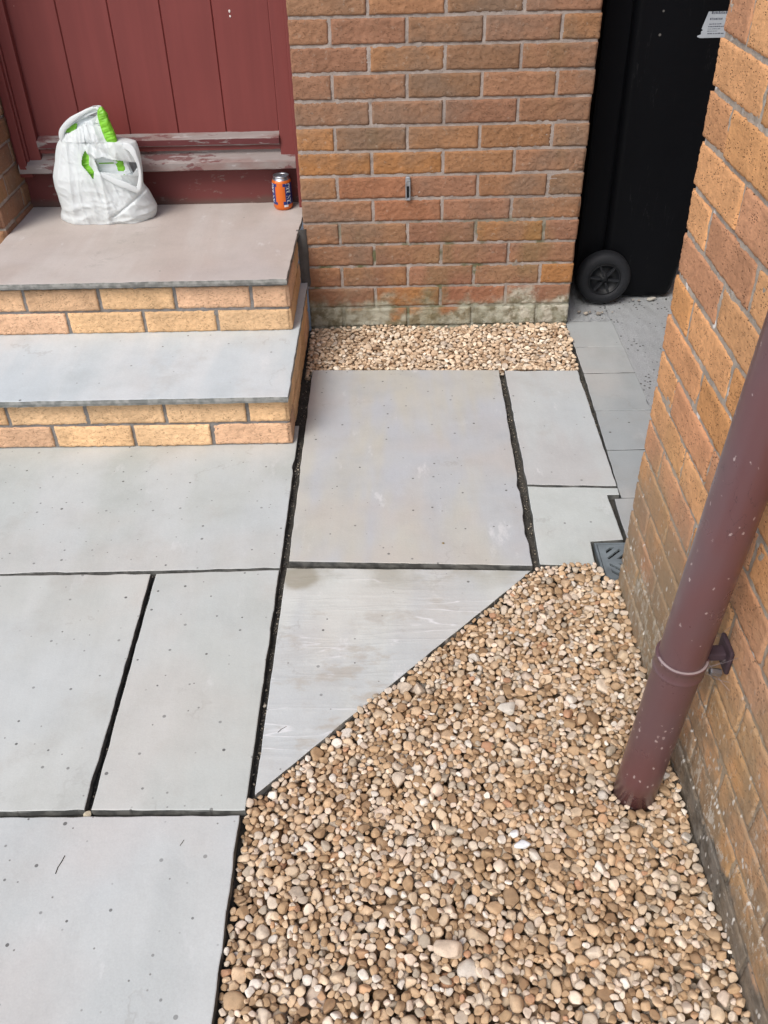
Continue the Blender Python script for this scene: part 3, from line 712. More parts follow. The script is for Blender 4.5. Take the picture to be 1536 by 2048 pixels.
# ------------------------------------------------------------------ downpipe
pipe = empty('downpipe', (.617, -1.93, 0), 'brown plastic downpipe speckled with pale splashes, standing in the pebbles by the ochre wall', 'downpipe')
PR = .0378; axb = Vector((.603, -1.918, -.03)); axt = Vector((.643, -1.968, 1.10)); ad = (axt - axb).normalized()
Q = ad.to_track_quat('Z', 'Y').to_matrix().to_4x4()
def tube(name, prof, mat, n=64, jag=False):
    V, F = lathe(prof, n); Mx = Matrix.Translation(axb) @ Q
    V = [Mx @ Vector(v) for v in V]
    return mk(name, V, F, mat, pipe, True)
tube('lower_pipe', [(PR - .003, .0), (PR, .0), (PR, .1), (PR, .2), (PR, .3), (PR, .405)], M['pipe'])
tube('upper_pipe', [(PR - .0012, .40), (PR - .0012, .7), (PR - .0012, 1.5), (PR - .0012, 2.3)], M['pipe'])
tube('collar', [(PR + .0002, .379), (PR + .0022, .3795), (PR + .0026, .3805), (PR + .0020, .3815), (PR + .0020, .405), (PR + .0030, .4065), (PR + .0032, .4085), (PR + .0020, .4105), (PR - .0014, .4105)], M['pipe'])
# pale cement line on the collar lip
V = []; F = []
Mx = Matrix.Translation(axb) @ Q
for i in range(61):
    a = math.radians(150 + 150 * i / 60); wd = .0002 + .0030 * max(0, math.sin(math.pi * min(1, i / 18))) * (1 if i < 18 else .0) + .0005 * abs(fn(i * .3, 1, 1))
    for rr, h in ((PR - .0012, .4106), (PR - .0006, .4109 + wd * .25), (PR + .0018, .4111), (PR + .0026, .4106 - wd * .25)):
        V.append(Mx @ Vector((rr * math.cos(a), rr * math.sin(a), h)))
for i in range(60):
    for k in range(3): q = i * 4 + k; F.append((q, q + 1, q + 5, q + 4))
mk('cement_line', V, F, simple('dried_cement', (.30, .24, .24), .9), pipe, True)
bm = bmesh.new(); box(bm, .642, .690, -1.944, -1.922, .372, .386, .003); box(bm, .682, .690, -1.956, -1.908, .352, .400, .004)
br = bmo('bracket', bm, M['bracket'], pipe)
V, F = lathe([(0, 0), (.0065, 0), (.0065, .016), (.0045, .018), (0, .018)], 6)
Mb = Matrix.Translation((.678, -1.951, .353)) @ Matrix.Rotation(R(-80), 4, 'Y')
mk('bolt', [Mb @ Vector(v) for v in V], F, M['bolt'], br)
V = []; F = []; rnd = random.Random(5)
for i in range(12):
    a = Vector((rnd.uniform(.640, .662), rnd.uniform(-1.95, -1.915), rnd.uniform(.35, .405))); b = Vector((rnd.uniform(.675, .690), rnd.uniform(-1.985, -1.895), rnd.uniform(.325, .43)))
    n0 = len(V); r_ = .00022
    for t in range(7):
        p = a.lerp(b, t / 6) + Vector((0, 0, -.004 * math.sin(math.pi * t / 6)))
        for k in range(3): V.append(p + Vector((r_ * math.cos(2.1 * k), r_ * math.sin(2.1 * k), r_ * math.sin(2.1 * k + 1))))
    for t in range(6):
        for k in range(3): F.append((n0 + t * 3 + k, n0 + t * 3 + (k + 1) % 3, n0 + (t + 1) * 3 + (k + 1) % 3, n0 + (t + 1) * 3 + k))
mk('cobweb', V, F, M['web'], br)

# ------------------------------------------------------------------ wheelie bin
wb = empty('wheelie_bin', (1.03, .4, 0), 'black wheelie bin with a torn white label standing in the passage', 'wheelie bin')
def body():
    rows = [(.006, .955, 1.195, .212, .66, .02), (.03, .945, 1.205, .203, .67, .03), (.20, .935, 1.235, .200, .68, .03), (.9, .925, 1.375, .188, .72, .03), (1.045, .920, 1.40, .181, .725, .03), (1.047, .905, 1.415, .168, .74, .03), (1.08, .905, 1.415, .168, .74, .03)]
    V = []; F = []
    for z, x0, x1, y0, y1, r in rows:
        for cx, cy, a0 in ((x1 - r, y0 + r, -90), (x1 - r, y1 - r, 0), (x0 + r, y1 - r, 90), (x0 + r, y0 + r, 180)):
            for k in range(6):
                a = R(a0 + 18 * k); V.append((cx + r * math.cos(a), cy + r * math.sin(a), z))
    m = 24
    for j in range(len(rows) - 1):
        for i in range(m): F.append((j * m + i, j * m + (i + 1) % m, (j + 1) * m + (i + 1) % m, (j + 1) * m + i))
    F.append(tuple(range(m))[::-1]); F.append(tuple((len(rows) - 1) * m + i for i in range(m)))
    o = mk('body', V, F, M['bin'], wb, True)
    md = o.modifiers.new('s', 'EDGE_SPLIT'); md.split_angle = R(35); return o
bd = body()
bm = bmesh.new(); box(bm, .84, .935, .215, .66, .09, 1.04, .012); box(bm, .80, .905, .25, .63, 1.035, 1.065, .01); bmo('rear_housing', bm, M['bin'], wb)
bm = bmesh.new(); box(bm, .885, 1.44, .15, .76, 1.08, 1.105, .012); box(bm, .93, 1.36, .2, .7, 1.103, 1.14, .018); bmo('lid', bm, M['bin'], wb)
bm = bmesh.new(); box(bm, .845, .886, .2, .70, 1.08, 1.11, .008); bmo('handle', bm, M['bin'], wb)
def wheel(y):
    c = (.936, y, .0955)
    V, F = lathe([(.058, .0), (.062, -.004), (.070, -.006), (.084, -.004), (.092, .004), (.0955, .012), (.0955, .040), (.092, .047), (.060, .047), (.058, .04)], 64, 'Y', c)
    wh = mk('wheel', V, F, M['tyre'], wb, True)
    bm = bmesh.new()
    V, F = lathe([(.0585, .034), (.0585, .002), (.056, -.001), (.052, .001), (.050, .010), (.018, .016), (.016, .004), (.0, .002)], 48, 'Y', c)
    h = mk('hub', V, F, M['hub'], wh, True)
    bm = bmesh.new()
    for k in range(6):
        bx = bmesh.new(); box(bx, .014, .052, -.001, .016, -.0035, .0035, .001)
        mt = Matrix.Translation(c) @ Matrix.Rotation(R(60 * k + 8), 4, 'Y'); bx.transform(mt)
        me = bpy.data.meshes.new('t'); bx.to_mesh(me); bx.free(); bm.from_mesh(me); bpy.data.meshes.remove(me)
    bmo('spokes', bm, M['tyre'], wh)
    return wh
wheel(.150); wheel(.70)
bm = bmesh.new(); box(bm, .93, .942, .19, .71, .094, .106, .002); bmo('axle', bm, M['steel'], wb)
# torn label
def fy(z): return .200 - .012 * (z - .2) / .7 - .0012
LP = [(1.153, .949), (1.156, .951), (1.262, .950), (1.262, .866), (1.137, .866), (1.129, .869), (1.128, .872), (1.139, .876), (1.138, .884), (1.1435, .888), (1.138, .891)]
V = [(x, fy(z), z) for x, z in LP] + [(x, fy(z) + .0008, z) for x, z in LP]; m = len(LP)
F = [tuple(range(m)), tuple(range(2 * m - 1, m - 1, -1))] + [(i, (i + 1) % m, m + (i + 1) % m, m + i) for i in range(m)]
lb = mk('label_sticker', V, F, M['paper'], wb)
V = []; F = []; rnd = random.Random(2)
def bar(x0, x1, z0, z1):
    b = len(V); V.extend([(x0, fy(z0) - .0004, z0), (x1, fy(z0) - .0004, z0), (x1, fy(z1) - .0004, z1), (x0, fy(z1) - .0004, z1)]); F.append((b, b + 1, b + 2, b + 3))
for (z, h, x0, x1) in ((.9315, .0075, 1.160, 1.212), (.9155, .006, 1.158, 1.195), (.903, .0026, 1.158, 1.19), (.896, .003, 1.157, 1.218), (.890, .0018, 1.156, 1.19), (.884, .0018, 1.156, 1.18), (.8765, .0032, 1.158, 1.20)):
    x = x0
    while x < x1:
        l = rnd.uniform(.0015, .004) if h > .004 else rnd.uniform(.003, .009)
        bar(x, x + l, z, z + h * rnd.uniform(.7, 1)); x += l + rnd.uniform(.0006, .002)
bar(1.222, 1.238, .921, .934)
mk('print', V, F, M['ink'], lb)

# ------------------------------------------------------------------ drinks can
can = empty('drinks_can', (-.205, .216, .3555), 'orange and blue drinks can at the right end of the top step', 'can')
CR = .0330
cc = (-.2045, .214, .3555)
V, F = lathe([(.0, .003), (.022, .002), (.0255, .0), (.0275, .002), (.0325, .009), (CR, .012), (CR, .092), (.0322, .0965), (.0300, .1008)], 72, 'Z', cc)
mk('can_body', V, F, M['can_orange'], can, True)
V, F = lathe([(.0300, .1005), (.0272, .1060), (.0266, .1085), (.0272, .1125), (.0268, .1140), (.0255, .1140), (.0245, .1120), (.0235, .1085), (.0225, .1085), (.0, .1090)], 72, 'Z', cc)
mk('can_top', V, F, M['alu'], can, True)
def patch(name, a0, a1, z0, z1, mat, r=CR + .00025, fz=None, n=40, mz=10):
    V = []; F = []
    for j in range(mz + 1):
        for i in range(n + 1):
            a = R(a0 + (a1 - a0) * i / n); z = z0 + (z1 - z0) * j / mz
            V.append((cc[0] + r * math.sin(a), cc[1] - r * math.cos(a), cc[2] + z))
    for j in range(mz):
        for i in range(n): q = j * (n + 1) + i; F.append((q, q + 1, q + n + 2, q + n + 1))
    return mk(name, V, F, mat, can, True)
# angles: 0 faces -y, positive towards +x
FC = -8   # centre of orange front
for a0, a1 in ((FC - 118, FC - 30), (FC + 32, FC + 128)):
    patch('blue_panel', a0, a1, .021, .092, M['can_blue'])
for a0, a1, z0, z1 in ((FC - 32, FC - 19, .082, .092), (FC + 19, FC + 34, .082, .092), (FC - 32, FC - 19, .021, .030), (FC + 17, FC + 34, .021, .032)):
    patch('blue_panel', a0, a1, z0, z1, M['can_blue'], CR + .0002)
patch('peach_band', FC - 26, FC + 17, .0925, .0985, M['can_light'], .0322)
patch('white_panel', FC + 20, FC + 46, .0135, .0205, M['can_text'], CR + .0003)
def can_text(txt, ac, size, z0):
    cu = bpy.data.curves.new('lettering', 'FONT'); cu.body = txt; cu.size = size; cu.space_character = 1.05; cu.offset = .0009; cu.align_y = 'CENTER'; cu.fill_mode = 'FRONT'; cu.resolution_u = 3
    to = bpy.data.objects.new('tmp', cu); COL.objects.link(to); dg = bpy.context.evaluated_depsgraph_get(); me = bpy.data.meshes.new_from_object(to.evaluated_get(dg)); bpy.data.objects.remove(to)
    xs = [v.co.x for v in me.vertices]; L = max(xs)
    for v in me.vertices:
        x, y = v.co.x, v.co.y     # rotated 90 degrees: text runs upwards
        z = z0 + x * .069 / L; a = R(ac) - (y * 1.15) / CR
        v.co = ((CR + .0005) * math.sin(a) + cc[0], -(CR + .0005) * math.cos(a) + cc[1], cc[2] + z)
    link('lettering', me, M['can_text'], can)
can_text('IRN BRU', FC + 55, .0190, .0222)
can_text('IRN BRU', FC - 56, .0190, .0222)
bm = bmesh.new(); box(bm, cc[0] - .012, cc[0] + .001, cc[1] - .013, cc[1] + .002, cc[2] + .1105, cc[2] + .1122, .0006); bmo('ring_pull', bm, M['alu'], can)
V = []; F = []
for i in range(20): V.append((cc[0] - .005 + .0085 * math.cos(i * .314), cc[1] - .015 + .006 * math.sin(i * .314), cc[2] + .1096))
mk('opening', V, [tuple(range(20))], M['dark_hole'], can)

# ------------------------------------------------------------------ carrier bag
bag = empty('carrier_bag', (-.80, .15, .3555), 'crumpled white plastic carrier bag standing full on the top step', 'carrier bag')
OUT = [(0.345, -0.955, -0.665), (0.351, -0.964, -0.652), (0.36, -0.969, -0.642), (0.372, -0.967, -0.636), (0.392, -0.957, -0.632), (0.423, -0.958, -0.641), (0.448, -0.957, -0.648), (0.466, -0.958, -0.658), (0.476, -0.957, -0.66), (0.506, -0.953, -0.654), (0.53, -0.944, -0.651), (0.554, -0.934, -0.65), (0.578, -0.927, -0.65), (0.601, -0.918, -0.653), (0.611, -0.912, -0.656), (0.617, -0.907, -0.674), (0.621, -0.903, -0.719), (0.644, -0.889, -0.722), (0.663, -0.878, -0.73), (0.669, -0.874, -0.762), (0.685, -0.849, -0.755), (0.7, -0.824, -0.751), (0.711, -0.799, -0.746), (0.718, -0.777, -0.748)]
OUT = np.array(OUT)
SLIT = [(-0.875, 0.643), (-0.867, 0.656), (-0.834, 0.677), (-0.797, 0.693), (-0.762, 0.704), (-0.757, 0.7), (-0.781, 0.684), (-0.821, 0.665), (-0.858, 0.647)]
LOOP = [(-0.789, 0.572), (-0.758, 0.578), (-0.739, 0.568), (-0.661, 0.55), (-0.663, 0.533), (-0.678, 0.515), (-0.736, 0.524), (-0.781, 0.533)]
DIA = [(-0.811, 0.602), (-0.803, 0.583), (-0.807, 0.552), (-0.798, 0.532), (-0.802, 0.506), (-0.814, 0.528), (-0.834, 0.555), (-0.826, 0.579)]
def inside(p, poly):
    x, y = p; c = False; n = len(poly)
    for i in range(n):
        x1, y1 = poly[i]; x2, y2 = poly[(i + 1) % n]
        if (y1 > y) != (y2 > y) and x < (x2 - x1) * (y - y1) / (y2 - y1) + x1: c = not c
    return c
def bagshell():
    NZ, NU = 190, 170; z0 = .3560
    def wid(z):
        zz = min(max(z + (.0), .345), .718); return np.interp(zz, OUT[:, 0], OUT[:, 1]), np.interp(zz, OUT[:, 0], OUT[:, 2])
    def sm(z, xs, ys): return float(np.mean([np.interp(z + q, xs, ys) for q in np.linspace(-.03, .03, 9)]))
    def T(z): return sm(z, [.33, .356, .38, .42, .50, .60, .66, .70, .73], [.068, .076, .084, .082, .064, .040, .024, .014, .003])
    def YC(z): return sm(z, [.356, .42, .50, .60, .718], [.160, .155, .130, .128, .135])
    def crease(x, z, k):
        # long taut folds fanning from the handles, flat facets between them, crumples near the base
        def ridge(a_, b_, kk): return 1 - abs(noise.noise(Vector((a_, b_, kk)))) * 2
        q = x + .80; ang = math.atan2(q, .95 - z)
        a = ridge(ang * 9, z * 3.2, k); a2 = ridge(ang * 15 + z * 4, z * 5, k + 8)
        b = ridge(x * 16 - z * 14, z * 34 + x * 6, k + 4)
        c = noise.noise(Vector((x * 6, z * 5, k + 9)))
        low = 1 - min(1, max(0, (z - .37) / .12))
        rt = min(1, max(0, (x + .80) / .12))
        d_ = ridge(x * 34 + z * 22, z * 20 - x * 12, k + 15)
        return .0016 * (max(d_, 0) ** 4) + .0065 * (max(a, 0) ** 2 - .4) + .0035 * (max(a2, 0) ** 3 - .3) + (.001 + .0065 * low * (.35 + rt)) * (b - .5) + .014 * c
    def pt(z, u, side):
        l, r = wid(z); x = l + (r - l) * u
        s_ = max(0., 1 - abs(2 * u - 1) ** 2.3) ** .55
        y = YC(z) + side * T(z) * s_
        cr = crease(x, z, 2. if side < 0 else 30.) * min(1, s_ * 1.4) * min(1., T(z) / .03)
        y += side * cr
        if side < 0:   # hand-placed folds seen on the front
            f = math.exp(-((x + .735 - (z - .40) * 1.5) / .008) ** 2) * (1 if .38 < z < .47 else 0)
            y += .006 * f
            f = math.exp(-((z - .400 - .022 * math.sin((x + .93) * 14)) / .008) ** 2) * (1 if -.95 < x < -.75 else .3); y -= .003 * f
            # edge of right handle sweeping down from the apex to the right
            zl = .60 - (x + .81) * .62; dlt = z - zl
            if -.81 < x < -.66 and z > .40: y -= .010 * math.exp(-(dlt / .010) ** 2) - .007 * math.exp(-((dlt - .020) / .012) ** 2)
            y = max(y, .05)
        else: y = min(y, float(np.interp(z, [.44, .485], [.262, .205])))
        return (x, y, z)
    V = []; F = []
    zz = [z0 + (.7185 - z0) * (j / NZ) for j in range(NZ + 1)]
    for side in (-1, 1):
        b = len(V)
        for z in zz:
            for i in range(NU + 1): V.append(pt(z, .5 - .5 * math.cos(math.pi * i / NU), side))
        for j in range(NZ):
            for i in range(NU):
                q = b + j * (NU + 1) + i; f = (q, q + 1, q + NU + 2, q + NU + 1)
                if side < 0:
                    cx = sum(V[t][0] for t in f) / 4; cz = sum(V[t][2] for t in f) / 4
                    if inside((cx, cz), SLIT) or inside((cx, cz), LOOP) or inside((cx, cz), DIA): continue
                    # tiny rip low right
                    F.append(f)
                else:
                    F.append(f[::-1])
    # base
    b = len(V); h = (NZ + 1) * (NU + 1)
    for i in range(NU): F.append((i + 1, i, h + i, h + i + 1))
    o = mk('bag_film', V, F, M['bag'], bag, True)
    bm = bmesh.new(); bm.from_mesh(o.data); bmesh.ops.remove_doubles(bm, verts=bm.verts, dist=.0003); bm.to_mesh(o.data); bm.free()
    md = o.modifiers.new('thick', 'SOLIDIFY'); md.thickness = .0009; md.offset = 0
    return o
bagshell()
# rolled left handle: twisted film ribbon over the slit
def ribbon(name, path, wfn, thick, mat, parent, seed=0, n=60, m=10):
    path = [Vector(p) for p in path]; V = []; F = []
    def cat(t):
        s_ = t * (len(path) - 1); i = min(int(s_), len(path) - 2); f = s_ - i
        p0 = path[max(i - 1, 0)]; p1 = path[i]; p2 = path[i + 1]; p3 = path[min(i + 2, len(path) - 1)]
        return .5 * ((2 * p1) + (-p0 + p2) * f + (2 * p0 - 5 * p1 + 4 * p2 - p3) * f * f + (-p0 + 3 * p1 - 3 * p2 + p3) * f ** 3)
    for k in range(n + 1):
        t = k / n; p = cat(t); tg = (cat(min(1, t + .01)) - cat(max(0, t - .01))).normalized()
        sd = tg.cross(Vector((0, -1, 0))).normalized(); up = sd.cross(tg)
        for q in range(m):
            a = 2 * math.pi * q / m; r_ = wfn(t) * (1 + .25 * noise.noise(Vector((t * 9, q * .9, seed))))
            V.append(p + sd * (math.cos(a) * r_) + up * (math.sin(a) * thick * (1 + .4 * noise.noise(Vector((t * 12, q, seed + 3))))))
    for k in range(n):
        for q in range(m): F.append((k * m + q, k * m + (q + 1) % m, (k + 1) * m + (q + 1) % m, (k + 1) * m + q))
    return mk(name, V, F, mat, parent, True)
ribbon('handle', [(-.889, .112, .615), (-.886, .104, .640), (-.868, .102, .668), (-.832, .106, .692), (-.797, .112, .708), (-.768, .118, .717), (-.752, .118, .712), (-.752, .112, .697), (-.762, .106, .675)], lambda t: .0062 + .002 * math.sin(t * 7), .0028, M['bag'], bag, 1)
ribbon('handle', [(-.690, .098, .607), (-.668, .092, .600), (-.655, .090, .570), (-.650, .092, .535), (-.655, .088, .500), (-.668, .085, .470), (-.70, .078, .485), (-.74, .076, .505), (-.775, .076, .525)], lambda t: .0085 + .004 * math.sin(t * 9 + 1), .0022, M['bag'], bag, 2)
bm = bmesh.new()
for p in ((-.948, .149, .455, .012, .022),):
    pass
# printed pale-blue mark on the lower left of the film
V = []; F = []
pp = [(-.950, .462), (-.938, .452), (-.930, .440), (-.936, .424), (-.941, .436), (-.947, .446)]
# contents: white inner packet and green wrapper
def crumple_box(name, prof, y, dy, mat, parent, amp=.002, sc=60, n=46):
    """prof: rows (z, xl, xr) bottom to top, a thin crumpled pack"""
    P = np.array(prof); V = []; F = []; m = 14
    zs_ = np.linspace(P[0, 0], P[-1, 0], n)
    for z in zs_:
        l = np.interp(z, P[:, 0], P[:, 1]); r = np.interp(z, P[:, 0], P[:, 2]); yy = np.interp(z, P[:, 0], P[:, 3]) if P.shape[1] > 3 else y
        for k in range(m):
            a = 2 * math.pi * k / m; ca = math.cos(a); sa = math.sin(a)
            e = .45; px = math.copysign(abs(ca) ** e, ca); py = math.copysign(abs(sa) ** .8, sa)
            tp = min(1, (P[-1, 0] - z) / .02 + .25)
            x = (l + r) / 2 + px * (r - l) / 2; yq = yy + py * dy * tp
            g = noise.noise(Vector((x * sc, yq * sc, z * sc)))
            V.append((x + amp * g, yq + amp * 1.6 * (abs(g) * 2 - .5), z + amp * .5 * g))
    for j in range(n - 1):
        for k in range(m): F.append((j * m + k, j * m + (k + 1) % m, (j + 1) * m + (k + 1) % m, (j + 1) * m + k))
    F.append(tuple(range(m))[::-1]); F.append(tuple((n - 1) * m + k for k in range(m)))
    return mk(name, V, F, mat, parent, False)
gp = crumple_box('wrapped_packet', [(.40, -.732, -.690, .150), (.514, -.734, -.700, .125), (.566, -.738, -.704, .118), (.600, -.743, -.706, .112), (.652, -.752, -.715, .108), (.690, -.7555, -.724, .108), (.702, -.756, -.7255, .109), (.713, -.753, -.731, .110), (.7225, -.745, -.736, .110)], 0, .013, M['green'], None, .0028, 55, 60)
tag(gp, 'bright green wrapped packet sticking up out of the white carrier bag', 'packet')
cp = crumple_box('packet', [(.37, -.90, -.70, .150), (.50, -.90, -.68, .128), (.59, -.89, -.70, .122), (.605, -.88, -.735, .130), (.668, -.85, -.765, .136), (.69, -.82, -.78, .138)], 0, .016, M['bagfill'], None, .004, 25, 60)
tag(cp, 'white packet filling the inside of the carrier bag, seen through its openings', 'packet')
crumple_box('green_flap', [(.498, -.812, -.796, .098), (.53, -.835, -.790, .096), (.575, -.845, -.795, .098), (.61, -.82, -.80, .102)], 0, .004, M['green'], gp, .003, 60, 30)
crumple_box('green_flap', [(.646, -.878, -.84, .118), (.672, -.85, -.83, .118)], 0, .003, M['green'], gp, .002, 60, 10)
crumple_box('green_stripe', [(.5485, -.795, -.735, .108), (.5525, -.785, -.735, .107)], 0, .002, M['green'], gp, .0006, 60, 6)
crumple_box('green_stripe', [(.533, -.765, -.735, .110), (.5365, -.755, -.733, .109)], 0, .002, M['green'], gp, .0006, 60, 6)

# ------------------------------------------------------------------ gravel
def base_stones(nb, angular, seed):
    out = []; r_ = random.Random(seed)
    ang0 = angular
    for k in range(nb):
        angular = ang0 or k % 5 < 3
        bm = bmesh.new(); bmesh.ops.create_icosphere(bm, subdivisions=3, radius=1)
        P = np.array([v.co[:] for v in bm.verts]); Fc = np.array([[v.index for v in f.verts] for f in bm.faces])
        nb_ = [[e.other_vert(v).index for e in v.link_edges] for v in bm.verts]; bm.free()
        for _ in range(r_.randint(9, 14) if angular else r_.randint(6, 10)):
            n = np.array([r_.gauss(0, 1) for _ in range(3)]); n /= np.linalg.norm(n); dd = r_.uniform(.46, .76) if angular else r_.uniform(.55, .84)
            s_ = P @ n; m = s_ > dd; P[m] -= np.outer(s_[m] - dd, n) * .96
        for _ in range(1):
            Q_ = P.copy()
            for i, nn in enumerate(nb_): Q_[i] = .5 * P[i] + .5 * P[nn].mean(0)
            P = Q_
        off = r_.uniform(0, 50)
        for i in range(len(P)): P[i] *= 1 + .05 * noise.noise(Vector(P[i] * 2.2) + Vector((off, 0, 0)))
        P -= P.mean(0); P /= np.abs(P).max(0)
        out.append((P, Fc))
    return out
def deposit(name, x0, x1, y0, y1, inside_fn, Hinit, level, sizes, palette, weights, mat, label, count, seed, angular=False, small=.66):
    r_ = np.random.default_rng(seed); g = .003; nx = int((x1 - x0) / g); ny = int((y1 - y0) / g)
    gx = x0 + (np.arange(nx) + .5) * g; gy = y0 + (np.arange(ny) + .5) * g
    XX, YY = np.meshgrid(gx, gy); H = Hinit(XX, YY); LV = level(XX, YY)
    free = np.argwhere(H < -.015)
    base = base_stones(30, angular, seed); allV = []; allF = []; allC = []; vo = 0; placed = 0; fails = 0
    pal = np.array(palette); wts = np.array(weights) / np.sum(weights)
    def place(a, x, y, flat, z=None, col=None):
        nonlocal vo, placed
    k_ = 0
    while placed < count and fails < 500:
        a = sizes(r_) * (1 if fails < 150 else small); b = a * r_.uniform(.70, .96); c = b * r_.uniform(.55, .85)
        az = r_.uniform(0, 2 * math.pi); tl = r_.normal(0, .30); tl2 = r_.normal(0, .25)
        Rm = np.array(Matrix.Rotation(az, 3, 'Z') @ Matrix.Rotation(tl, 3, 'X') @ Matrix.Rotation(tl2, 3, 'Y'))
        A = Rm @ np.diag([a * a, b * b, c * c]) @ Rm.T; Ai = np.linalg.inv(A)
        ex = math.sqrt(A[0, 0]); ey = math.sqrt(A[1, 1]); w = int(max(ex, ey) / g) + 1
        o_ = np.arange(-w, w + 1) * g; dx, dy = np.meshgrid(o_, o_)
        p = Ai[2, 2]; q = Ai[0, 2] * dx + Ai[1, 2] * dy; r2_ = Ai[0, 0] * dx * dx + 2 * Ai[0, 1] * dx * dy + Ai[1, 1] * dy * dy - 1
        dis = q * q - p * r2_; ok = dis > 0
        if not ok.any(): continue
        sq = np.sqrt(np.where(ok, dis, 0)); lo = (-q - sq) / p * .93; hi = (-q + sq) / p * .93
        best = None
        for _ in range(11):
            j, i = free[r_.integers(len(free))]
            if j < w or i < w or j + w + 1 > ny or i + w + 1 > nx: continue
            patch_ = H[j - w:j + w + 1, i - w:i + w + 1]
            zc = (patch_ - lo)[ok].max()
            sc_ = zc + hi[ok].max() - LV[j, i]
            if best is None or sc_ < best[0]: best = (sc_, j, i, zc)
        if best is None or best[0] > 0.0: fails += 1; continue
        fails = 0; _, j, i, zc = best
        P_ = H[j - w:j + w + 1, i - w:i + w + 1]; P_[ok] = np.maximum(P_[ok], (zc + hi)[ok])
        Pm, Fm = base[r_.integers(len(base))]
        vv = (Pm * [a, b, c]) @ Rm.T + [gx[i], gy[j], zc]
        allV.append((vv, zc)); allF.append(Fm)
        col = pal[r_.choice(len(pal), p=wts)] * r_.uniform(.84, 1.16)
        allC.append(col); placed += 1
    # skip buried stones: keep those whose top is near the final surface
    V = []; F = []; C = []; vo = 0; kept = 0
    for (vv, zc), Fm, col in zip(allV, allF, allC):
        ci = min(nx - 1, max(0, int((vv[:, 0].mean() - x0) / g))); cj = min(ny - 1, max(0, int((vv[:, 1].mean() - y0) / g)))
        V.append(vv); F.append(Fm + vo); C.append(np.tile(col, (len(vv), 1))); vo += len(vv); kept += 1
    V = np.concatenate(V).astype(np.float32); F = np.concatenate(F).astype(np.int32); C = np.concatenate(C).astype(np.float32)
    me = bpy.data.meshes.new(name); me.vertices.add(len(V)); me.vertices.foreach_set('co', V.ravel())
    me.loops.add(F.size); me.loops.foreach_set('vertex_index', F.ravel()); me.polygons.add(len(F)); me.polygons.foreach_set('loop_start', np.arange(0, F.size, 3, dtype=np.int32))
    me.polygons.foreach_set('use_smooth', np.ones(len(F), bool)); me.update(calc_edges=True)
    at = me.color_attributes.new('bc', 'FLOAT_COLOR', 'POINT'); c4 = np.ones((len(V), 4), np.float32); c4[:, :3] = C; at.data.foreach_set('color', c4.ravel())
    o = link(name, me, mat); tag(o, label, 'gravel', None, 'stuff'); print(name, 'stones', kept)
    return H, gx, gy
joint_grit()
def tri_edge(x, y):   # >0 on the pebble side of the triangular slab's diagonal
    ax, ay, bx, by = -.0965, -1.918, .492, -1.308
    return ((bx - ax) * (y - ay) - (by - ay) * (x - ax)) / math.hypot(bx - ax, by - ay)
def H1(X, Y):
    H = np.full(X.shape, -.052)
    s = (X < -.1135) & (Y < -1.955)
    s |= (X < -.107) & (Y > -1.955)
    s |= (tri_edge(X, Y) > 0) & (Y < -1.28) & (X > -.107)
    s |= (Y > -1.292) & (X < .655)
    H[s] = .0
    H[(Y > -1.345) & (X > .658)] = -.003
    H[X > .6885] = 1.0
    t = (-.01 - axb.z) / (axt.z - axb.z); px, py = axb.x + (axt.x - axb.x) * t, axb.y + (axt.y - axb.y) * t
    H[(X - px) ** 2 + (Y - py) ** 2 < .0355 ** 2] = 1.0
    return H
def L1(X, Y):
    e = np.minimum(np.abs(tri_edge(X, Y)), 1)
    return .0015 + .006 * np.sin(X * 9 + 1) * np.sin(Y * 7) + .004 * np.sin(X * 31 + Y * 23) + np.clip((X - .45) * .03, 0, .01) - .006 * (X < -.07)
PAL1 = [lin(c) for c in [(214, 190, 160), (206, 176, 142), (192, 160, 124), (176, 144, 108), (224, 206, 184), (160, 130, 98), (200, 158, 120), (184, 170, 150), (218, 198, 178), (184, 138, 106), (150, 118, 86), (200, 184, 164), (228, 218, 204)]]
PAL1m = np.mean(PAL1, 0)
PAL1 = [tuple(np.minimum(.78, (PAL1m + (np.array(c) - PAL1m) * .88) * np.array((.95, .97, .985)))) for c in PAL1]
WT1 = [14, 15, 14, 11, 10, 7, 2.5, 5, 9, 1, 5, 7, 5]
def sz1(r_): return float(np.clip(np.exp(r_.normal(math.log(.0122), .27)), .0068, .0225))
deposit('gravel', -.135, .705, -2.66, -1.27, None, H1, L1, sz1, PAL1, WT1, M['pebble'], 'rounded buff and cream pebbles filling the bed between slabs and ochre wall', 9000, 5)
def H2(X, Y):
    H = np.full(X.shape, -.035); H[Y > -.006] = 1.; H[X < -.118] = 1.
    H[(Y < -.305 - (X + .09) * .036) & (X > -.098)] = 0; H[Y < -.345] = 0; H[X > .778] = .0; return H
PAL2 = [lin(c) for c in [(206, 184, 160), (196, 172, 146), (186, 160, 134), (214, 196, 174), (172, 146, 120), (180, 164, 148), (160, 132, 106), (220, 206, 188)]]
PAL2 = [tuple(x * f for x, f in zip(c, (1.22, 1.26, 1.26))) for c in PAL2]
def sz2(r_): return float(np.clip(np.exp(r_.normal(math.log(.0120), .22)), .008, .018))
deposit('gravel', -.125, .79, -.36, .002, None, H2, lambda X, Y: .004 + .005 * np.sin(X * 13) * np.sin(Y * 17 + 1) + np.clip((Y + .3) * .03, 0, .01), sz2, PAL2, [14, 14, 12, 8, 8, 5, 3, 3], M['chip'], 'pale buff angular chippings in the strip between the house wall and the large slab', 5200, 9, True, .85)

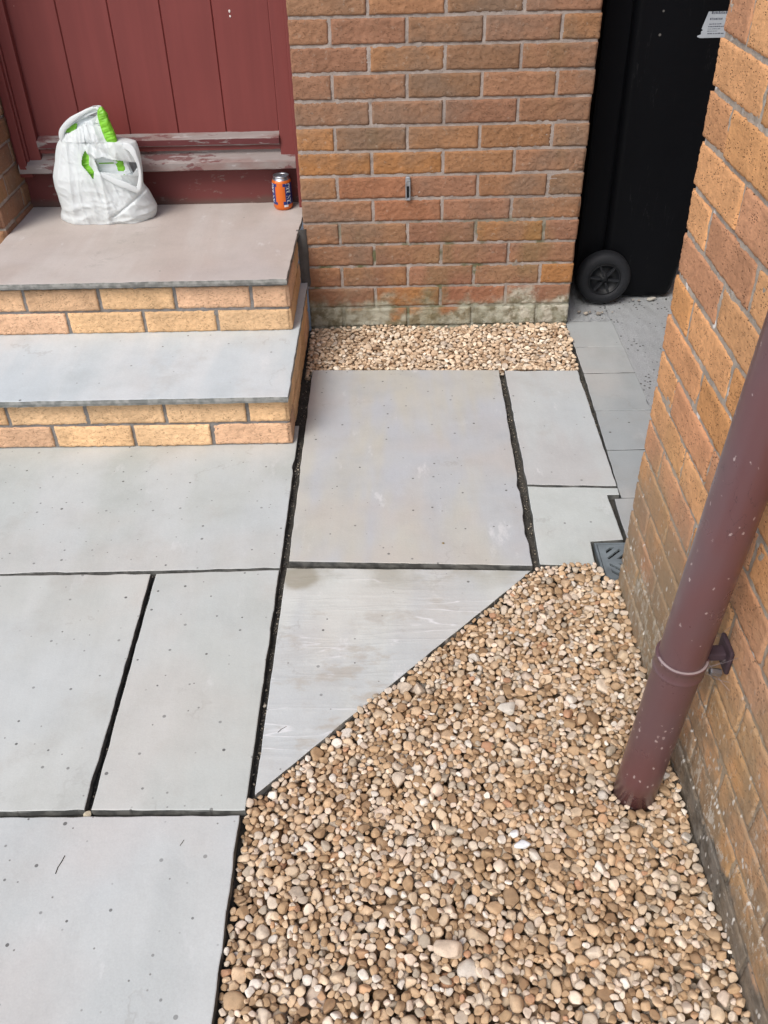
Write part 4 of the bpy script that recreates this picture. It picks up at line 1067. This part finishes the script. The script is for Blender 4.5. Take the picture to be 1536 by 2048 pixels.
# single stones one can point at
bs = base_stones(8, True, 77)
def stone(name, x, y, z, a, b, c, rz, col, k, label, tilt=.1):
    P, F = bs[k]; Rm = np.array(Matrix.Rotation(rz, 3, 'Z') @ Matrix.Rotation(tilt, 3, 'X'))
    V = (P * [a, b, c]) @ Rm.T + [x, y, z]
    o = mk(name, V, F, M['chip'], None, True, np.tile(np.array(col), (len(V), 1))); tag(o, label, 'stone'); return o
stone('stone', .384, -2.035, .013, .0165, .011, .008, .2, (.80, .82, .84), 0, 'bright white broken stone lying among the pebbles below the downpipe')
stone('stone', .372, -2.012, .010, .0095, .008, .006, 1.2, (.82, .82, .82), 1, 'small bright white chip touching the larger white broken stone')
stone('stone', .390, -1.731, .010, .021, .015, .008, .1, (.60, .56, .49), 2, 'flat pale cream stone on the pebbles left of the downpipe')
stone('stone', .243, -2.214, .012, .024, .016, .010, -.3, (.62, .50, .38), 3, 'large smooth cream pebble near the bottom of the pebble bed')
stone('stone', 1.127, .188, .002, .021, .009, .006, .1, (.50, .48, .42), 4, 'flat pale flake of stone at the foot of the black bin')
GN = ['grit stone nearest the house wall corner, under the bin wheel', 'largest dusty grit stone in front of the bin wheel', 'small grit stone right of the largest one by the bin wheel',
      'grit stone directly below the hub of the bin wheel', 'grit stone just right of the lowest point of the bin wheel', 'small grit stone left of the pale flake under the bin',
      'tiny grit stone touching the left end of the pale flake', 'grit stone at the foot of the bin nearest the ochre wall', 'tiny grit stone between the pale flake and the ochre wall', 'speck of grit right of the wheel on the first concrete block', 'speck of grit tucked closest behind the wheel gravel line']
for i, (x, y, a) in enumerate(((.846, .095, .008), (.868, .082, .011), (.884, .09, .006), (.913, .078, .009), (.928, .086, .006), (1.08, .18, .006), (1.06, .185, .005), (1.235, .155, .009), (1.20, .17, .005), (.965, .085, .004))):
    o = stone('grit_stone', x, y, .0, a, a * .8, a * .6, i, [(.34, .31, .27), (.42, .37, .30), (.28, .25, .22)][i % 3], i % 8, GN[i]); o['group'] = 'grit stones at the foot of the bin'
stone('stone', -.402, -1.953, -.008, .008, .007, .005, .4, (.55, .49, .36), 5, 'cream pebble wedged in the joint below the slanting gap between two left slabs')
stone('stone', .524, -.345, -.006, .007, .006, .005, .9, (.50, .42, .32), 6, 'pebble stuck at the top end of the joint beside the narrow upright slab')
stone('stone', .288, -1.203, .0015, .0035, .0028, .002, .3, (.22, .17, .09), 7, 'tiny brown stone lying on the large slab near its lower edge')
stone('stone', -.105, -1.935, -.004, .010, .008, .006, 1.2, (.56, .46, .36), 3, 'pebble at the lower left tip of the triangular slab')
stone('stone', -.103, -1.70, -.012, .005, .004, .003, 1.2, (.40, .36, .30), 2, 'grey grit stone down in the dark joint left of the triangular slab')
def twig(pts, r_, label):
    V = []; F = []
    for p in pts:
        for k in range(5): a = 2 * math.pi * k / 5; V.append((p[0] + r_ * math.cos(a), p[1], p[2] + r_ + r_ * math.sin(a)))
    for i in range(len(pts) - 1):
        for k in range(5): F.append((i * 5 + k, i * 5 + (k + 1) % 5, (i + 1) * 5 + (k + 1) % 5, (i + 1) * 5 + k))
    F += [tuple(range(5)), tuple((len(pts) - 1) * 5 + k for k in range(5))[::-1]]
    tag(mk('twig', V, F, M['twig'], None), label, 'twig')
twig([(-.416, -2.040, .001), (-.4185, -2.052, .001), (-.422, -2.062, .001), (-.4225, -2.074, .001)], .0007, 'thin dark curved twig on the bottom left slab')
twig([(-.212, -2.012, .001), (-.2145, -2.018, .001), (-.217, -2.023, .001)], .0006, 'tiny dark twig near the top right of the bottom left slab')
twig([(-.052, -1.763, .0), (-.062, -1.770, .0), (-.068, -1.778, .0)], .0006, 'tiny dark twig on the triangular slab')
